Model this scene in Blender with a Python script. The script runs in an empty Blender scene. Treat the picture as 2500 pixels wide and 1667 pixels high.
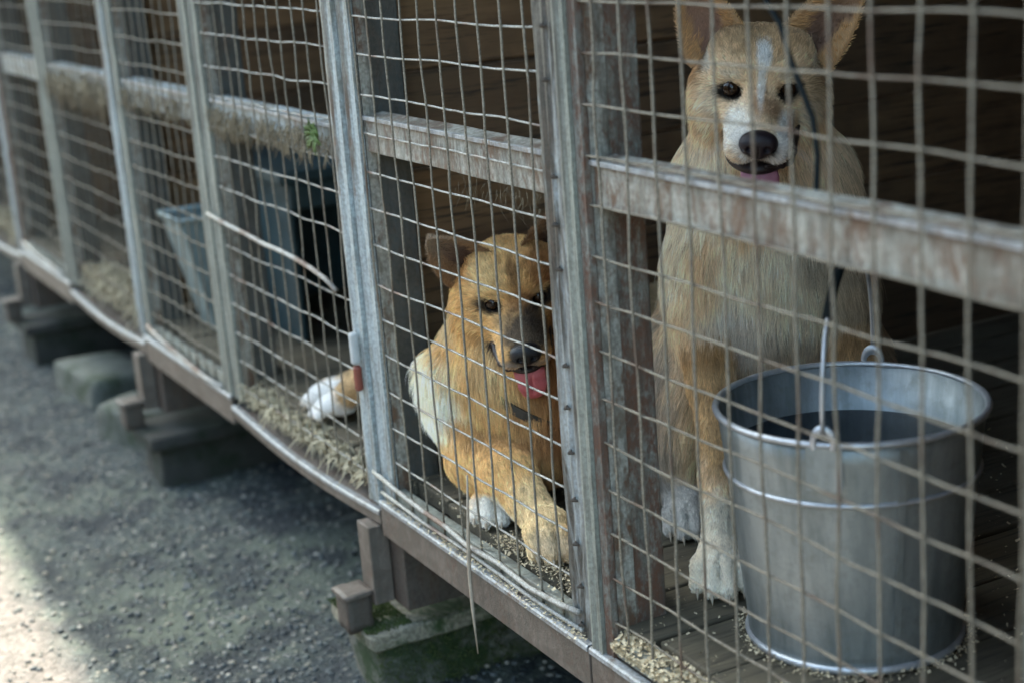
import bpy, math, random
import numpy as np
from mathutils import Vector, Matrix, noise
from mathutils.kdtree import KDTree
random.seed(7); RNG = np.random.default_rng(7)
S = bpy.context.scene
COL = S.collection
PI = math.pi

# ------------------------------------------------------------------ camera, sky, sun, exposure
# metres; y = 0 is the wire front of the kennels, x runs along it, z = -1 is the yard, z = -0.66 the kennel floor
GROUND, FLOOR = -1.0, -0.66
cam = bpy.data.cameras.new('camera'); camo = bpy.data.objects.new('camera', cam); COL.objects.link(camo)
FW = Vector((-.8585, .4414, -.2605)).normalized()
RT = FW.cross(Vector((0, 0, 1))).normalized(); UP = RT.cross(FW)
roll = -0.0756
RT, UP = RT * math.cos(roll) + UP * math.sin(roll), UP * math.cos(roll) - RT * math.sin(roll)
camo.matrix_world = Matrix(((RT.x, UP.x, -FW.x, 1.329), (RT.y, UP.y, -FW.y, -.7978), (RT.z, UP.z, -FW.z, .0907), (0, 0, 0, 1)))
cam.sensor_width = 36; cam.lens = 56.43; cam.clip_start = .05; cam.clip_end = 1500
cam.dof.use_dof = True; cam.dof.focus_distance = 1.86; cam.dof.aperture_fstop = 3.4; cam.dof.aperture_blades = 0
S.camera = camo

SUN_EL, SUN_AZ = 58, 88.4          # degrees; the azimuth counts from +y towards -x
w = bpy.data.worlds.new('World'); S.world = w; w.use_nodes = True
nt = w.node_tree; sky = nt.nodes.new('ShaderNodeTexSky'); sky.sky_type = 'NISHITA'; sky.sun_disc = False
sky.sun_elevation = math.radians(SUN_EL); sky.sun_rotation = math.radians(-SUN_AZ); sky.dust_density = 3.0; sky.air_density = 1.0; sky.ozone_density = 1.0
nt.links.new(sky.outputs[0], nt.nodes['Background'].inputs[0]); nt.nodes['Background'].inputs[1].default_value = .15
sun = bpy.data.lights.new('sun', 'SUN'); suno = bpy.data.objects.new('sun', sun); COL.objects.link(suno)
sun.energy = 2.0; sun.angle = math.radians(1.0); sun.color = (1, .91, .86)
el, az = math.radians(SUN_EL), math.radians(SUN_AZ)
sdir = Vector((-math.sin(az) * math.cos(el), math.cos(az) * math.cos(el), math.sin(el)))
suno.rotation_euler = sdir.to_track_quat('Z', 'Y').to_euler(); suno.location = (0, 0, 5)
S.view_settings.view_transform = 'Standard'; S.view_settings.look = 'None'; S.view_settings.gamma = 1
S.view_settings.use_curve_mapping = False; S.view_settings.exposure = 3.1
try: S.view_settings.use_white_balance = True; S.view_settings.white_balance_temperature = 6950; S.view_settings.white_balance_tint = -5
except Exception: pass
S.render.engine = 'CYCLES'; S.cycles.use_denoising = True; S.cycles.max_bounces = 6; S.cycles.diffuse_bounces = 3
S.cycles.glossy_bounces = 3; S.cycles.caustics_reflective = False; S.cycles.caustics_refractive = False
try: S.cycles_curves.shape = 'RIBBONS'
except Exception: pass

# ------------------------------------------------------------------ materials
def new_mat(name):
    m = bpy.data.materials.new(name); m.use_nodes = True
    return m, m.node_tree, m.node_tree.nodes['Principled BSDF']
def N(t, kind, **kw):
    n = t.nodes.new(kind)
    for k, v in kw.items():
        if k in n.inputs: n.inputs[k].default_value = v
        else: setattr(n, k, v)
    return n
def coords(t, scale=(1, 1, 1), which='Object'):
    c = t.nodes.new('ShaderNodeTexCoord'); m = t.nodes.new('ShaderNodeMapping'); m.inputs['Scale'].default_value = scale
    t.links.new(c.outputs[which], m.inputs[0]); return m.outputs[0]
def noise_tex(t, vec, scale, detail=5, rough=.6, dist=0):
    n = t.nodes.new('ShaderNodeTexNoise'); n.inputs['Scale'].default_value = scale; n.inputs['Detail'].default_value = detail
    n.inputs['Roughness'].default_value = rough; n.inputs['Distortion'].default_value = dist
    t.links.new(vec, n.inputs['Vector']); return n.outputs['Fac']
def ramp(t, fac, stops):
    r = t.nodes.new('ShaderNodeValToRGB'); e = r.color_ramp.elements
    while len(e) < len(stops): e.new(.5)
    for i, (p, c) in enumerate(stops):
        e[i].position = p; e[i].color = (*c, 1) if not isinstance(c, (int, float)) else (c, c, c, 1)
    t.links.new(fac, r.inputs[0]); return r.outputs[0]
def mix(t, fac, a, b, mode='MIX'):
    m = t.nodes.new('ShaderNodeMix'); m.data_type = 'RGBA'; m.blend_type = mode
    for sock, v in ((m.inputs[0], fac), (m.inputs[6], a), (m.inputs[7], b)):
        if isinstance(v, bpy.types.NodeSocket): t.links.new(v, sock)
        elif isinstance(v, (int, float)): sock.default_value = v if sock == m.inputs[0] else (v, v, v, 1)
        else: sock.default_value = (*v, 1)
    return m.outputs[2]
def bump(t, p, h, dist, strength=1.0):
    b = t.nodes.new('ShaderNodeBump'); b.inputs['Distance'].default_value = dist; b.inputs['Strength'].default_value = strength
    t.links.new(h, b.inputs['Height']); t.links.new(b.outputs[0], p.inputs['Normal'])

def painted(name, paint, worn, rust, wear=.5, rusty=.6, rough=.55, streak=(1, 1, .25), metallic=0.0, sc=1.0):
    """old paint over steel: worn through in patches, rust spots, grime in streaks along z"""
    m, t, p = new_mat(name)
    v = coords(t, streak); v1 = coords(t)
    big = noise_tex(t, v, 22 * sc, 8, .68, .6); fine = noise_tex(t, v1, 190 * sc, 4, .7); mid = noise_tex(t, v, 75 * sc, 6, .7, .3)
    base = mix(t, ramp(t, mid, [(.25, .55), (.65, 1.0)]), worn, paint)
    base = mix(t, ramp(t, big, [(wear - .06, 0), (wear + .05, 1)]), base, worn)
    r2 = noise_tex(t, v, 15 * sc, 9, .72, 1.0)
    r3 = mix(t, .38, r2, noise_tex(t, v, 130 * sc, 5, .75))
    base = mix(t, ramp(t, r3, [(rusty - .065, 0), (rusty + .03, 1)]), base, rust)
    grime = noise_tex(t, coords(t, (1, 1, .12)), 60 * sc, 6, .75)
    base = mix(t, ramp(t, grime, [(.47, 0), (.70, .8)]), base, (.055, .052, .042))
    base = mix(t, ramp(t, fine, [(.38, .5), (.6, 0)]), base, (.09, .08, .065))
    t.links.new(base, p.inputs['Base Color']); p.inputs['Roughness'].default_value = rough; p.inputs['Metallic'].default_value = metallic
    h = mix(t, .5, mid, fine); bump(t, p, h, .0016)
    return m
M = {}
M['blue'] = painted('pale_blue_paint', (.42, .49, .51), (.24, .25, .22), (.13, .065, .035), .54, .60)
M['green'] = painted('grey_green_paint', (.27, .29, .25), (.15, .155, .13), (.10, .055, .035), .56, .66)
M['dark'] = painted('black_grey_scale', (.30, .34, .35), (.028, .028, .024), (.10, .055, .03), .48, .62, streak=(1, 1, .22))
M['bar'] = painted('whitish_flaking_paint', (.42, .42, .37), (.18, .17, .14), (.13, .07, .04), .55, .545, streak=(1, 1, .5))
M['rust'] = painted('rusty_steel', (.25, .26, .23), (.135, .10, .072), (.125, .058, .034), .54, .50, .7, (1, 1, .5), sc=1.4)
M['inner'] = painted('grimy_shaded_inner_face', (.065, .075, .072), (.035, .036, .03), (.05, .028, .018), .5, .58, .7)  # grime, plus the shade of the inner faces put into the paint
M['mauve'] = painted('brown_primer_steel', (.15, .12, .10), (.085, .065, .052), (.085, .045, .03), .5, .58, .6, (1, 1, 1))
M['rustdark'] = painted('dark_rusted_beam', (.07, .052, .04), (.04, .03, .024), (.06, .032, .02), .5, .55, .8)  # rusted primer steel with under-kennel shade put into its colour
M['edge'] = painted('worn_steel_edge', (.34, .36, .37), (.25, .24, .23), (.13, .08, .05), .6, .6, .4, (1, 1, 1))

def wire_mat(name, a, b, rust, amt):
    m, t, p = new_mat(name)
    info = N(t, 'ShaderNodeObjectInfo')
    add = N(t, 'ShaderNodeVectorMath', operation='ADD'); t.links.new(coords(t), add.inputs[0]); t.links.new(info.outputs['Location'], add.inputs[1])
    n1 = noise_tex(t, add.outputs[0], 14, 3, .5); n2 = noise_tex(t, add.outputs[0], 420, 4, .7); n3 = noise_tex(t, add.outputs[0], 120, 3, .6)
    c = mix(t, ramp(t, n2, [(.4, 0), (.6, 1)]), a, b)
    c = mix(t, ramp(t, n1, [(amt - .05, 0), (amt + .08, .9)]), c, rust)
    c = mix(t, ramp(t, n3, [(.55, 0), (.68, .6)]), c, (.08, .065, .045))
    t.links.new(c, p.inputs['Base Color']); p.inputs['Roughness'].default_value = .6; p.inputs['Metallic'].default_value = .1
    bump(t, p, n2, .0012)
    return m
M['wire_v'] = wire_mat('crusted_wire', (.13, .112, .082), (.25, .225, .175), (.10, .065, .042), .62)
M['wire_h'] = wire_mat('lit_zinc_wire', (.22, .21, .18), (.42, .41, .37), (.22, .12, .08), .62)  # horizontal wires: zinc made paler to carry the light from above
M['wire_near'] = wire_mat('browned_wire', (.12, .10, .072), (.25, .225, .175), (.10, .062, .042), .60)
M['rod'] = wire_mat('pale_rod', (.24, .23, .20), (.42, .41, .38), (.16, .10, .07), .58)

def wood(name, a, b, c3, along, sc=1.0, moss=None):
    m, t, p = new_mat(name)
    info = N(t, 'ShaderNodeObjectInfo')
    s = [26 * sc, 26 * sc, 26 * sc]; s['xyz'.index(along)] = 1.4 * sc
    add = N(t, 'ShaderNodeVectorMath', operation='ADD')
    off = N(t, 'ShaderNodeVectorMath', operation='SCALE'); t.links.new(info.outputs['Location'], off.inputs[0]); off.inputs['Scale'].default_value = 37.3
    t.links.new(coords(t, s), add.inputs[0]); t.links.new(off.outputs[0], add.inputs[1])
    g = noise_tex(t, add.outputs[0], 1.0, 8, .62, .8); g2 = noise_tex(t, add.outputs[0], 5.0, 5, .7)
    rnd = noise_tex(t, coords(t), 9, 4, .6)
    rr = t.nodes.new('ShaderNodeMath'); rr.operation = 'ADD'; t.links.new(info.outputs['Random'], rr.inputs[0]); rr.inputs[1].default_value = 0
    col = mix(t, ramp(t, g, [(.36, 0), (.62, 1)]), a, b)
    col = mix(t, ramp(t, rr.outputs[0], [(0, 0), (1, .75)]), col, c3)
    col = mix(t, ramp(t, g2, [(.34, .85), (.48, 0)]), col, (.022, .018, .013))
    col = mix(t, ramp(t, rnd, [(.5, 0), (.75, .5)]), col, moss or (.035, .028, .02))
    t.links.new(col, p.inputs['Base Color']); p.inputs['Roughness'].default_value = .78
    bump(t, p, mix(t, .4, g, g2), .0025)
    return m
M['wallwood'] = wood('brown_board', (.16, .092, .044), (.26, .155, .075), (.075, .05, .03), 'y', 1.0)
M['floorwood'] = wood('worn_floor_board', (.062, .050, .031), (.115, .095, .060), (.080, .068, .044), 'y', 1.3)
M['beamwood'] = wood('old_timber', (.06, .045, .03), (.10, .075, .05), (.05, .04, .03), 'y', 1.0)

def plain(name, c, rough=.6, metallic=0.0, nz=(120, .25), coat=0.0, bmp=0.0006, spec=.5):
    m, t, p = new_mat(name)
    n = noise_tex(t, coords(t), nz[0], 5, .65)
    col = mix(t, ramp(t, n, [(.35, nz[1]), (.65, 0)]), c, tuple(x * .45 for x in c))
    t.links.new(col, p.inputs['Base Color']); p.inputs['Roughness'].default_value = rough; p.inputs['Metallic'].default_value = metallic
    p.inputs['Coat Weight'].default_value = coat; p.inputs['Specular IOR Level'].default_value = spec
    if bmp: bump(t, p, n, bmp)
    return m
M['straw'] = plain('straw', (.62, .55, .38), .7, nz=(25, .85), bmp=0)
M['shaving'] = plain('pine_shaving', (.60, .50, .33), .75, nz=(30, .5), bmp=0)
M['lint'] = plain('dusty_lint', (.20, .165, .105), .9, nz=(60, .6), bmp=0)
M['grass'] = plain('grass_blade', (.10, .16, .035), .6, nz=(60, .5), bmp=0)
M['stalk'] = plain('dry_stalk', (.36, .30, .23), .7, nz=(90, .5))
M['cable'] = plain('black_rubber', (.008, .012, .013), .75, bmp=0, spec=.15)
M['eye'] = plain('dark_eye', (.010, .006, .005), .06, nz=(10, 0), coat=0, bmp=0, spec=.30)
M['iris'] = plain('brown_iris', (.026, .013, .006), .08, nz=(400, .5), bmp=0, spec=.3)
M['nose'] = plain('nose_leather', (.010, .010, .012), .3, nz=(900, .5), bmp=.0006, spec=.35)
M['nose2'] = plain('brownish_nose_leather', (.020, .013, .016), .36, nz=(900, .5), bmp=.0006, spec=.35)
M['tongue'] = plain('tongue', (.52, .13, .15), .36, nz=(260, .3), bmp=.0008)
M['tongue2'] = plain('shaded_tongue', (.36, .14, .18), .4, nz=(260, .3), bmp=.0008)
M['mouth'] = plain('mouth_lining', (.02, .012, .012), .45, bmp=0)
M['claw'] = plain('claw', (.38, .32, .24), .45, nz=(200, .4), bmp=0)
M['collar'] = plain('collar_leather', (.02, .022, .02), .5)
M['red'] = plain('red_tape', (.19, .045, .028), .5, nz=(50, .6))
M['white'] = plain('white_sleeve', (.42, .44, .44), .5, nz=(50, .3))
M['teal'] = plain('teal_plastic', (.03, .065, .078), .5, nz=(18, .6), bmp=0)
M['tub'] = plain('grey_plastic', (.20, .26, .26), .5, nz=(20, .4))
M['roof'] = plain('roof_sheet', (.20, .20, .19), .6, nz=(6, .4))
M['water'] = plain('water', (.010, .016, .022), .04, nz=(5, 0), bmp=0)

def stone_mat(name, a, b, moss, amt):
    m, t, p = new_mat(name)
    v = coords(t); n = noise_tex(t, v, 18, 8, .7); f = noise_tex(t, v, 160, 5, .7); g = noise_tex(t, v, 9, 7, .72, .8)
    c = mix(t, ramp(t, n, [(.3, 0), (.7, 1)]), a, b)
    c = mix(t, ramp(t, f, [(.4, .6), (.55, 0)]), c, (.04, .04, .035))
    c = mix(t, ramp(t, g, [(amt - .08, 0), (amt + .05, 1)]), c, moss)
    t.links.new(c, p.inputs['Base Color']); p.inputs['Roughness'].default_value = .9
    bump(t, p, mix(t, .5, n, f), .008)
    return m
M['pier'] = stone_mat('mossy_concrete', (.09, .088, .072), (.19, .185, .155), (.022, .042, .010), .50)
M['cap'] = stone_mat('dusty_capstone', (.20, .18, .13), (.36, .33, .25), (.03, .055, .015), .54)
M['darkpier'] = stone_mat('shade_dark_concrete', (.018, .018, .016), (.04, .04, .034), (.012, .02, .008), .55)  # concrete darkened to stand in for the shade under the kennels
M['slab'] = stone_mat('lichen_stone', (.09, .10, .085), (.17, .18, .155), (.04, .055, .03), .55)

def ground_mat():
    m, t, p = new_mat('coarse_asphalt')
    v = coords(t)
    vo = N(t, 'ShaderNodeTexVoronoi', Scale=88.0, Randomness=1.0); t.links.new(v, vo.inputs['Vector'])
    vo2 = N(t, 'ShaderNodeTexVoronoi', Scale=230.0); t.links.new(v, vo2.inputs['Vector'])
    sep = N(t, 'ShaderNodeSeparateColor'); t.links.new(vo.outputs['Color'], sep.inputs[0])
    big = noise_tex(t, v, 1.6, 6, .6); mid = noise_tex(t, v, 8, 6, .65)
    base = mix(t, ramp(t, mid, [(.35, 0), (.65, 1)]), (.010, .016, .018), (.028, .039, .039))
    peb = ramp(t, sep.outputs[0], [(0, (.05, .06, .065)), (.35, (.10, .115, .115)), (.6, (.06, .07, .072)), (.8, (.17, .17, .15)), (.93, (.27, .25, .20)), (1, (.36, .34, .29))])
    c = mix(t, ramp(t, vo.outputs['Distance'], [(.15, .9), (.55, 0)]), base, peb)
    c = mix(t, ramp(t, big, [(.46, 0), (.60, .75)]), c, (.10, .115, .085))
    c = mix(t, ramp(t, mid, [(.42, .9), (.54, 0)]), c, (.008, .013, .018))
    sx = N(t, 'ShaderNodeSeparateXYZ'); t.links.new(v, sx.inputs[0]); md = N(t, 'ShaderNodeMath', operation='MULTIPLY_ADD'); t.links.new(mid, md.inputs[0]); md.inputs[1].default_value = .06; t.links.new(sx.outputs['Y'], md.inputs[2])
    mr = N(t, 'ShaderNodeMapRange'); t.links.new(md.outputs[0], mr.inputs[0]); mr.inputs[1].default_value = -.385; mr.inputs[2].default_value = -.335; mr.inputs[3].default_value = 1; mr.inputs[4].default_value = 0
    band = mix(t, ramp(t, sep.outputs[0], [(0, 0), (1, 1)]), (.085, .073, .067), (.16, .14, .13))  # paler strip along the yard: sunlight put into the ground colour
    c = mix(t, mr.outputs[0], c, band)
    t.links.new(c, p.inputs['Base Color']); p.inputs['Roughness'].default_value = .85
    h = mix(t, .35, ramp(t, vo.outputs['Distance'], [(0, 1), (.6, 0)]), ramp(t, vo2.outputs['Distance'], [(0, 1), (.6, 0)]))
    bump(t, p, h, .006)
    return m
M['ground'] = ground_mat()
def pebble_mat():
    m, t, p = new_mat('pebble')
    at = N(t, 'ShaderNodeAttribute', attribute_name='tone'); n = noise_tex(t, coords(t), 150, 3, .6)
    c = mix(t, ramp(t, n, [(.3, .5), (.7, 0)]), at.outputs['Color'], (.06, .06, .06))
    t.links.new(c, p.inputs['Base Color']); p.inputs['Roughness'].default_value = .7
    return m
M['pebble'] = pebble_mat()
def zinc_mat():
    m, t, p = new_mat('galvanised_sheet')
    v = coords(t); st = coords(t, (1, 1, .12))
    n = noise_tex(t, st, 26, 6, .65); s = noise_tex(t, v, 60, 4, .7); f = noise_tex(t, v, 300, 3, .6)
    c = mix(t, ramp(t, n, [(.35, 0), (.62, 1)]), (.17, .205, .21), (.36, .395, .40))
    c = mix(t, ramp(t, s, [(.5, 0), (.72, .45)]), c, (.22, .23, .19))
    t.links.new(c, p.inputs['Base Color']); p.inputs['Metallic'].default_value = .75
    t.links.new(ramp(t, s, [(.3, .44), (.7, .62)]), p.inputs['Roughness'])
    bump(t, p, mix(t, .3, s, f), .0007)
    return m
M['zinc'] = zinc_mat()
M['zincbright'] = plain('bright_zinc_bead', (.52, .54, .56), .38, .6, nz=(80, .4))
def coat_mat(name, hair):
    m, t, p = new_mat(name)
    at = N(t, 'ShaderNodeAttribute', attribute_name='coat')
    t.links.new(at.outputs['Color'], p.inputs['Base Color'])
    p.inputs['Roughness'].default_value = .65 if hair else .85; p.inputs['Specular IOR Level'].default_value = .22 if hair else .1
    return m
M['skin'] = coat_mat('coat_skin', False); M['fur'] = coat_mat('coat_hair', True)

# ------------------------------------------------------------------ object helpers
def tag(o, label=None, cat=None, group=None, kind=None):
    if label: o['label'] = label
    if cat: o['category'] = cat
    if group: o['group'] = group
    if kind: o['kind'] = kind
    return o
def empty(name, loc=(0, 0, 0), **kw):
    o = bpy.data.objects.new(name, None); o.location = loc; o.empty_display_size = .05; COL.objects.link(o); return tag(o, **kw)
def mesh_obj(name, verts, faces, mat, parent=None, loc=(0, 0, 0), smooth=False, bevel=0, rot=None):
    """verts in world metres unless loc is given; the origin goes to loc"""
    me = bpy.data.meshes.new(name)
    me.from_pydata([tuple(v) for v in verts], [], [tuple(f) for f in faces]); me.update()
    if smooth: me.shade_smooth()
    me.materials.append(mat)
    o = bpy.data.objects.new(name, me); COL.objects.link(o)
    o.location = loc
    if rot: o.rotation_euler = rot
    if parent:
        o.parent = parent; o.location = Vector(loc) - parent.location
    if bevel:
        b = o.modifiers.new('bevel', 'BEVEL'); b.width = bevel; b.segments = 2; b.limit_method = 'ANGLE'
    return o
def box_vf(x0, x1, y0, y1, z0, z1):
    v = [(x, y, z) for x in (x0, x1) for y in (y0, y1) for z in (z0, z1)]
    f = [(0, 1, 3, 2), (4, 6, 7, 5), (0, 4, 5, 1), (2, 3, 7, 6), (0, 2, 6, 4), (1, 5, 7, 3)]
    return v, f
def box(name, x0, x1, y0, y1, z0, z1, mat, parent=None, bevel=.0015, jit=0, **kw):
    c = Vector(((x0 + x1) / 2, (y0 + y1) / 2, (z0 + z1) / 2))
    v, f = box_vf(x0 - c.x, x1 - c.x, y0 - c.y, y1 - c.y, z0 - c.z, z1 - c.z)
    if jit: v = [tuple(a + random.uniform(-jit, jit) for a in p) for p in v]
    o = mesh_obj(name, v, f, mat, parent, c, bevel=bevel); return tag(o, **kw)
def rough_box(name, x0, x1, y0, y1, z0, z1, mat, parent=None, n=7, amp=.006, fr=9, rotz=0, **kw):
    """a subdivided box with worn, uneven faces"""
    c = Vector(((x0 + x1) / 2, (y0 + y1) / 2, (z0 + z1) / 2)); h = Vector(((x1 - x0) / 2, (y1 - y0) / 2, (z1 - z0) / 2))
    me = bpy.data.meshes.new(name)
    import bmesh
    bm = bmesh.new(); bmesh.ops.create_cube(bm, size=2.0)
    bmesh.ops.subdivide_edges(bm, edges=bm.edges[:], cuts=n, use_grid_fill=True)
    for v in bm.verts:
        p = Vector((v.co.x * h.x, v.co.y * h.y, v.co.z * h.z))
        e = sum(1 for a in v.co if abs(a) > .98)
        q = (p + c) * fr
        d = noise.noise_vector(q) * amp + noise.noise_vector(q * 3.1) * amp * .45
        p = p * (1 - (.012 if e == 2 else .03 if e == 3 else 0)) + d
        v.co = p
    bm.to_mesh(me); bm.free(); me.shade_smooth(); me.materials.append(mat)
    o = bpy.data.objects.new(name, me); COL.objects.link(o); o.location = c; o.rotation_euler.z = rotz
    if parent: o.parent = parent; o.location = c - parent.location
    return tag(o, **kw)
def tube_vf(pts, r, n=6, r1=None):
    """tube along points; r may be a list"""
    pts = [Vector(p) for p in pts]; V, F = [], []
    rr = r if isinstance(r, (list, tuple)) else [r + ((r1 if r1 is not None else r) - r) * i / (len(pts) - 1) for i in range(len(pts))]
    ref = None
    for i, p in enumerate(pts):
        d = (pts[min(i + 1, len(pts) - 1)] - pts[max(i - 1, 0)]).normalized()
        if ref is None: ref = d.orthogonal().normalized()
        ref = (ref - d * ref.dot(d)).normalized(); b = d.cross(ref)
        for k in range(n):
            a = 2 * PI * k / n; V.append(p + (ref * math.cos(a) + b * math.sin(a)) * rr[i])
    for i in range(len(pts) - 1):
        for k in range(n):
            F.append((i * n + k, i * n + (k + 1) % n, (i + 1) * n + (k + 1) % n, (i + 1) * n + k))
    F.append(tuple(range(n - 1, -1, -1))); F.append(tuple(range((len(pts) - 1) * n, len(pts) * n)))
    return V, F
def tube(name, pts, r, mat, parent=None, n=6, r1=None, **kw):
    V, F = tube_vf(pts, r, n, r1); c = Vector(pts[0])
    o = mesh_obj(name, [v - c for v in V], F, mat, parent, c, smooth=True); return tag(o, **kw)
def extrude_profile(name, prof, x0, x1, mat, parent, dz=lambda x: 0, seg=1, bevel=.001):
    """a closed (y,z) profile carried along x"""
    c = Vector(((x0 + x1) / 2, prof[0][0], prof[0][1])); V, F = [], []; n = len(prof)
    for i in range(seg + 1):
        x = x0 + (x1 - x0) * i / seg
        for y, z in prof: V.append((x - c.x, y - c.y, z + dz(x) - c.z))
    for i in range(seg):
        for k in range(n): F.append((i * n + k, (i + 1) * n + k, (i + 1) * n + (k + 1) % n, i * n + (k + 1) % n))
    F.append(tuple(range(n))); F.append(tuple(range((seg + 1) * n - 1, seg * n - 1, -1)))
    return mesh_obj(name, V, F, mat, parent, c, bevel=bevel)

# ------------------------------------------------------------------ ground
def spaced(a, b, fine0, fine1, step, far):
    xs = list(np.arange(fine0, fine1 + step / 2, step)); s = step; x = xs[0]; L = []
    while x > a: s *= 1.6; x -= s; L.append(max(x, a))
    s = step; x = xs[-1]; Rr = []
    while x < b: s *= 1.6; x += s; Rr.append(min(x, b))
    return L[::-1] + xs + Rr
gx = spaced(-400, 400, -4.4, .4, .025, 0); gy = spaced(-400, 400, -1.2, .6, .025, 0)
V = []
for x in gx:
    for y in gy:
        z = 0
        if -5 < x < 1 and -2 < y < 1.5: z = .012 * noise.noise(Vector((x * 1.7, y * 1.7, 0))) + .006 * noise.noise(Vector((x * 9, y * 9, 3))) + .0035 * noise.noise(Vector((x * 31, y * 31, 3)))
        V.append((x, y, GROUND + z))
ny = len(gy)
F = [(i * ny + j, (i + 1) * ny + j, (i + 1) * ny + j + 1, i * ny + j + 1) for i in range(len(gx) - 1) for j in range(ny - 1)]
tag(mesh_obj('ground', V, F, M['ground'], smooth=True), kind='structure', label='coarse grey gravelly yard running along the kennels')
def ground_z(x, y): return GROUND + .012 * noise.noise(Vector((x * 1.7, y * 1.7, 0))) + .006 * noise.noise(Vector((x * 9, y * 9, 3)))

# unseen boards added behind the camera, blocking low light across the yard
of = empty('light_screen', (0, -3.4, GROUND), label='unseen board screen added behind the camera to block low light', cat='fence')
for i in range(46): box('board', -7.4 + i * .25, -7.4 + i * .25 + .243, -3.42, -3.395, GROUND - .05, GROUND + 2.5 + random.uniform(-.01, .01), M['wallwood'], of, bevel=.003)
for i in range(6): box('rail', -7.4 + i * 1.92, -7.4 + i * 1.92 + 1.915, -3.47, -3.422, GROUND + 1.8, GROUND + 1.88, M['beamwood'], of)
# loose gravel, nobody could count it
import bmesh
bm = bmesh.new(); bmesh.ops.create_icosphere(bm, subdivisions=1, radius=1); ico_v = np.array([v.co[:] for v in bm.verts]); ico_f = np.array([[v.index for v in f.verts] for f in bm.faces]); bm.free()
def pebbles(n, region, smin, smax):
    vs, fs, cs = [], [], []
    tones = np.array([(.05, .062, .068), (.10, .115, .115), (.028, .036, .042), (.20, .195, .17), (.30, .27, .21), (.10, .12, .11), (.38, .36, .31)])
    for i in range(n):
        x, y = region()
        r = smin + (smax - smin) * random.random() ** 2.6
        R = np.array(Matrix.Rotation(random.random() * 6.28, 3, 'Z')) @ np.diag([r, r * random.uniform(.6, 1), r * random.uniform(.35, .7)])
        v = (ico_v * RNG.uniform(.82, 1.12, (len(ico_v), 1))) @ R.T + (x, y, ground_z(x, y) + r * .22)
        vs.append(v); fs.append(ico_f + len(ico_v) * i); cs.append(np.tile(tones[RNG.choice(7, p=[.18, .23, .10, .19, .10, .13, .07])] * RNG.uniform(.8, 1.15), (len(ico_v), 1)))
    me = bpy.data.meshes.new('gravel'); me.from_pydata(np.concatenate(vs).tolist(), [], np.concatenate(fs).tolist()); me.update(); me.shade_smooth()
    a = me.color_attributes.new('tone', 'FLOAT_COLOR', 'POINT'); c = np.concatenate(cs); a.data.foreach_set('color', np.hstack([c, np.ones((len(c), 1))]).ravel())
    me.materials.append(M['pebble']); o = bpy.data.objects.new('gravel', me); COL.objects.link(o)
    return tag(o, 'loose grey and beige pebbles strewn over the yard', 'gravel', kind='stuff')
def reg():
    while True:
        x = random.uniform(-4.2, -.25); y = random.uniform(-.75, .45)
        k = math.exp(-((y + .10) / .22) ** 2) * .75 + .25
        if random.random() < k: return x, y
pebbles(15000, reg, .0018, .0078)

# ------------------------------------------------------------------ the kennel row
K = empty('dog_kennel', (0, 0, FLOOR), label='long raised row of dog kennels of weathered steel and brown boards on piers', cat='kennel')
POSTS = [1.74, 1.15, .60, -.07, -.64, -1.28, -1.826, -2.46, -3.02, -3.62, -4.2, -4.8, -5.4]
WALLS = [1.77, .58, -.66, -1.846, -3.04, -4.22, -5.42]
ROOFZ = .95
# roof: corrugated sheets on a timber edge
rf = empty('roof', (0, 0, ROOFZ)); rf.parent = K; rf.location = (0, 0, ROOFZ - FLOOR)
for i in range(12):
    xa, xb = -8.04 + i * .86, -8.04 + (i + 1) * .86 + .03
    V, F = [], []; n = 46
    for k in range(n + 1):
        x = xa + (xb - xa) * k / n
        for y, dz in ((-.32, 0), (2.0, .12)):
            z = ROOFZ + dz + .012 * math.sin(x * 2 * PI / .076) + .003 * (i % 2)
            V += [(x, y, z), (x, y, z + .002)]
    for k in range(n):
        a = k * 4; b = a + 4
        F += [(a, b, b + 2, a + 2), (a + 1, a + 3, b + 3, b + 1), (a, a + 1, b + 1, b), (a + 2, b + 2, b + 3, a + 3)]
    rs = mesh_obj('roof_sheet', [(p[0], p[1], p[2]) for p in V], F, M['roof']); rs.parent = rf; rs.location = (0, 0, -ROOFZ)
box('fascia_board', -6.0, 2.3, -.305, -.28, ROOFZ - .12, ROOFZ - .018, M['wallwood'], K)
box('ceiling', -5.5, 1.85, -.275, 1.45, ROOFZ - .06, ROOFZ - .04, M['wallwood'], K)
# back wall and partitions of planed boards, laid lengthwise
def boards_x(xw, th=.022):
    z = FLOOR + .01; k = 0
    tops = [-.509, -.377, -.243, -.112]
    while z < ROOFZ - .08:
        z1 = tops[k] if k < 4 else min(z + .133, ROOFZ - .07)
        box('wall_board', xw - th / 2 + random.uniform(-.002, .002), xw + th / 2 + random.uniform(-.002, .002), .07, 1.44, z + .002, z1 - .002, M['wallwood'], K, bevel=.003)
        z = z1; k += 1
for xw in WALLS: boards_x(xw)
box('light_stop_sheet', -5.4, 1.78, 1.470, 1.480, FLOOR - .05, ROOFZ, M['wallwood'], K)  # added behind the boards to stop light leaking through their gaps
z = FLOOR + .01
while z < ROOFZ - .1:
    for a, b in zip(WALLS[1:], WALLS[:-1]):
        box('wall_board', a + .013, b - .013, 1.445, 1.467, z + .004, z + .13, M['wallwood'], K, bevel=.003)
    z += .133
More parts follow.
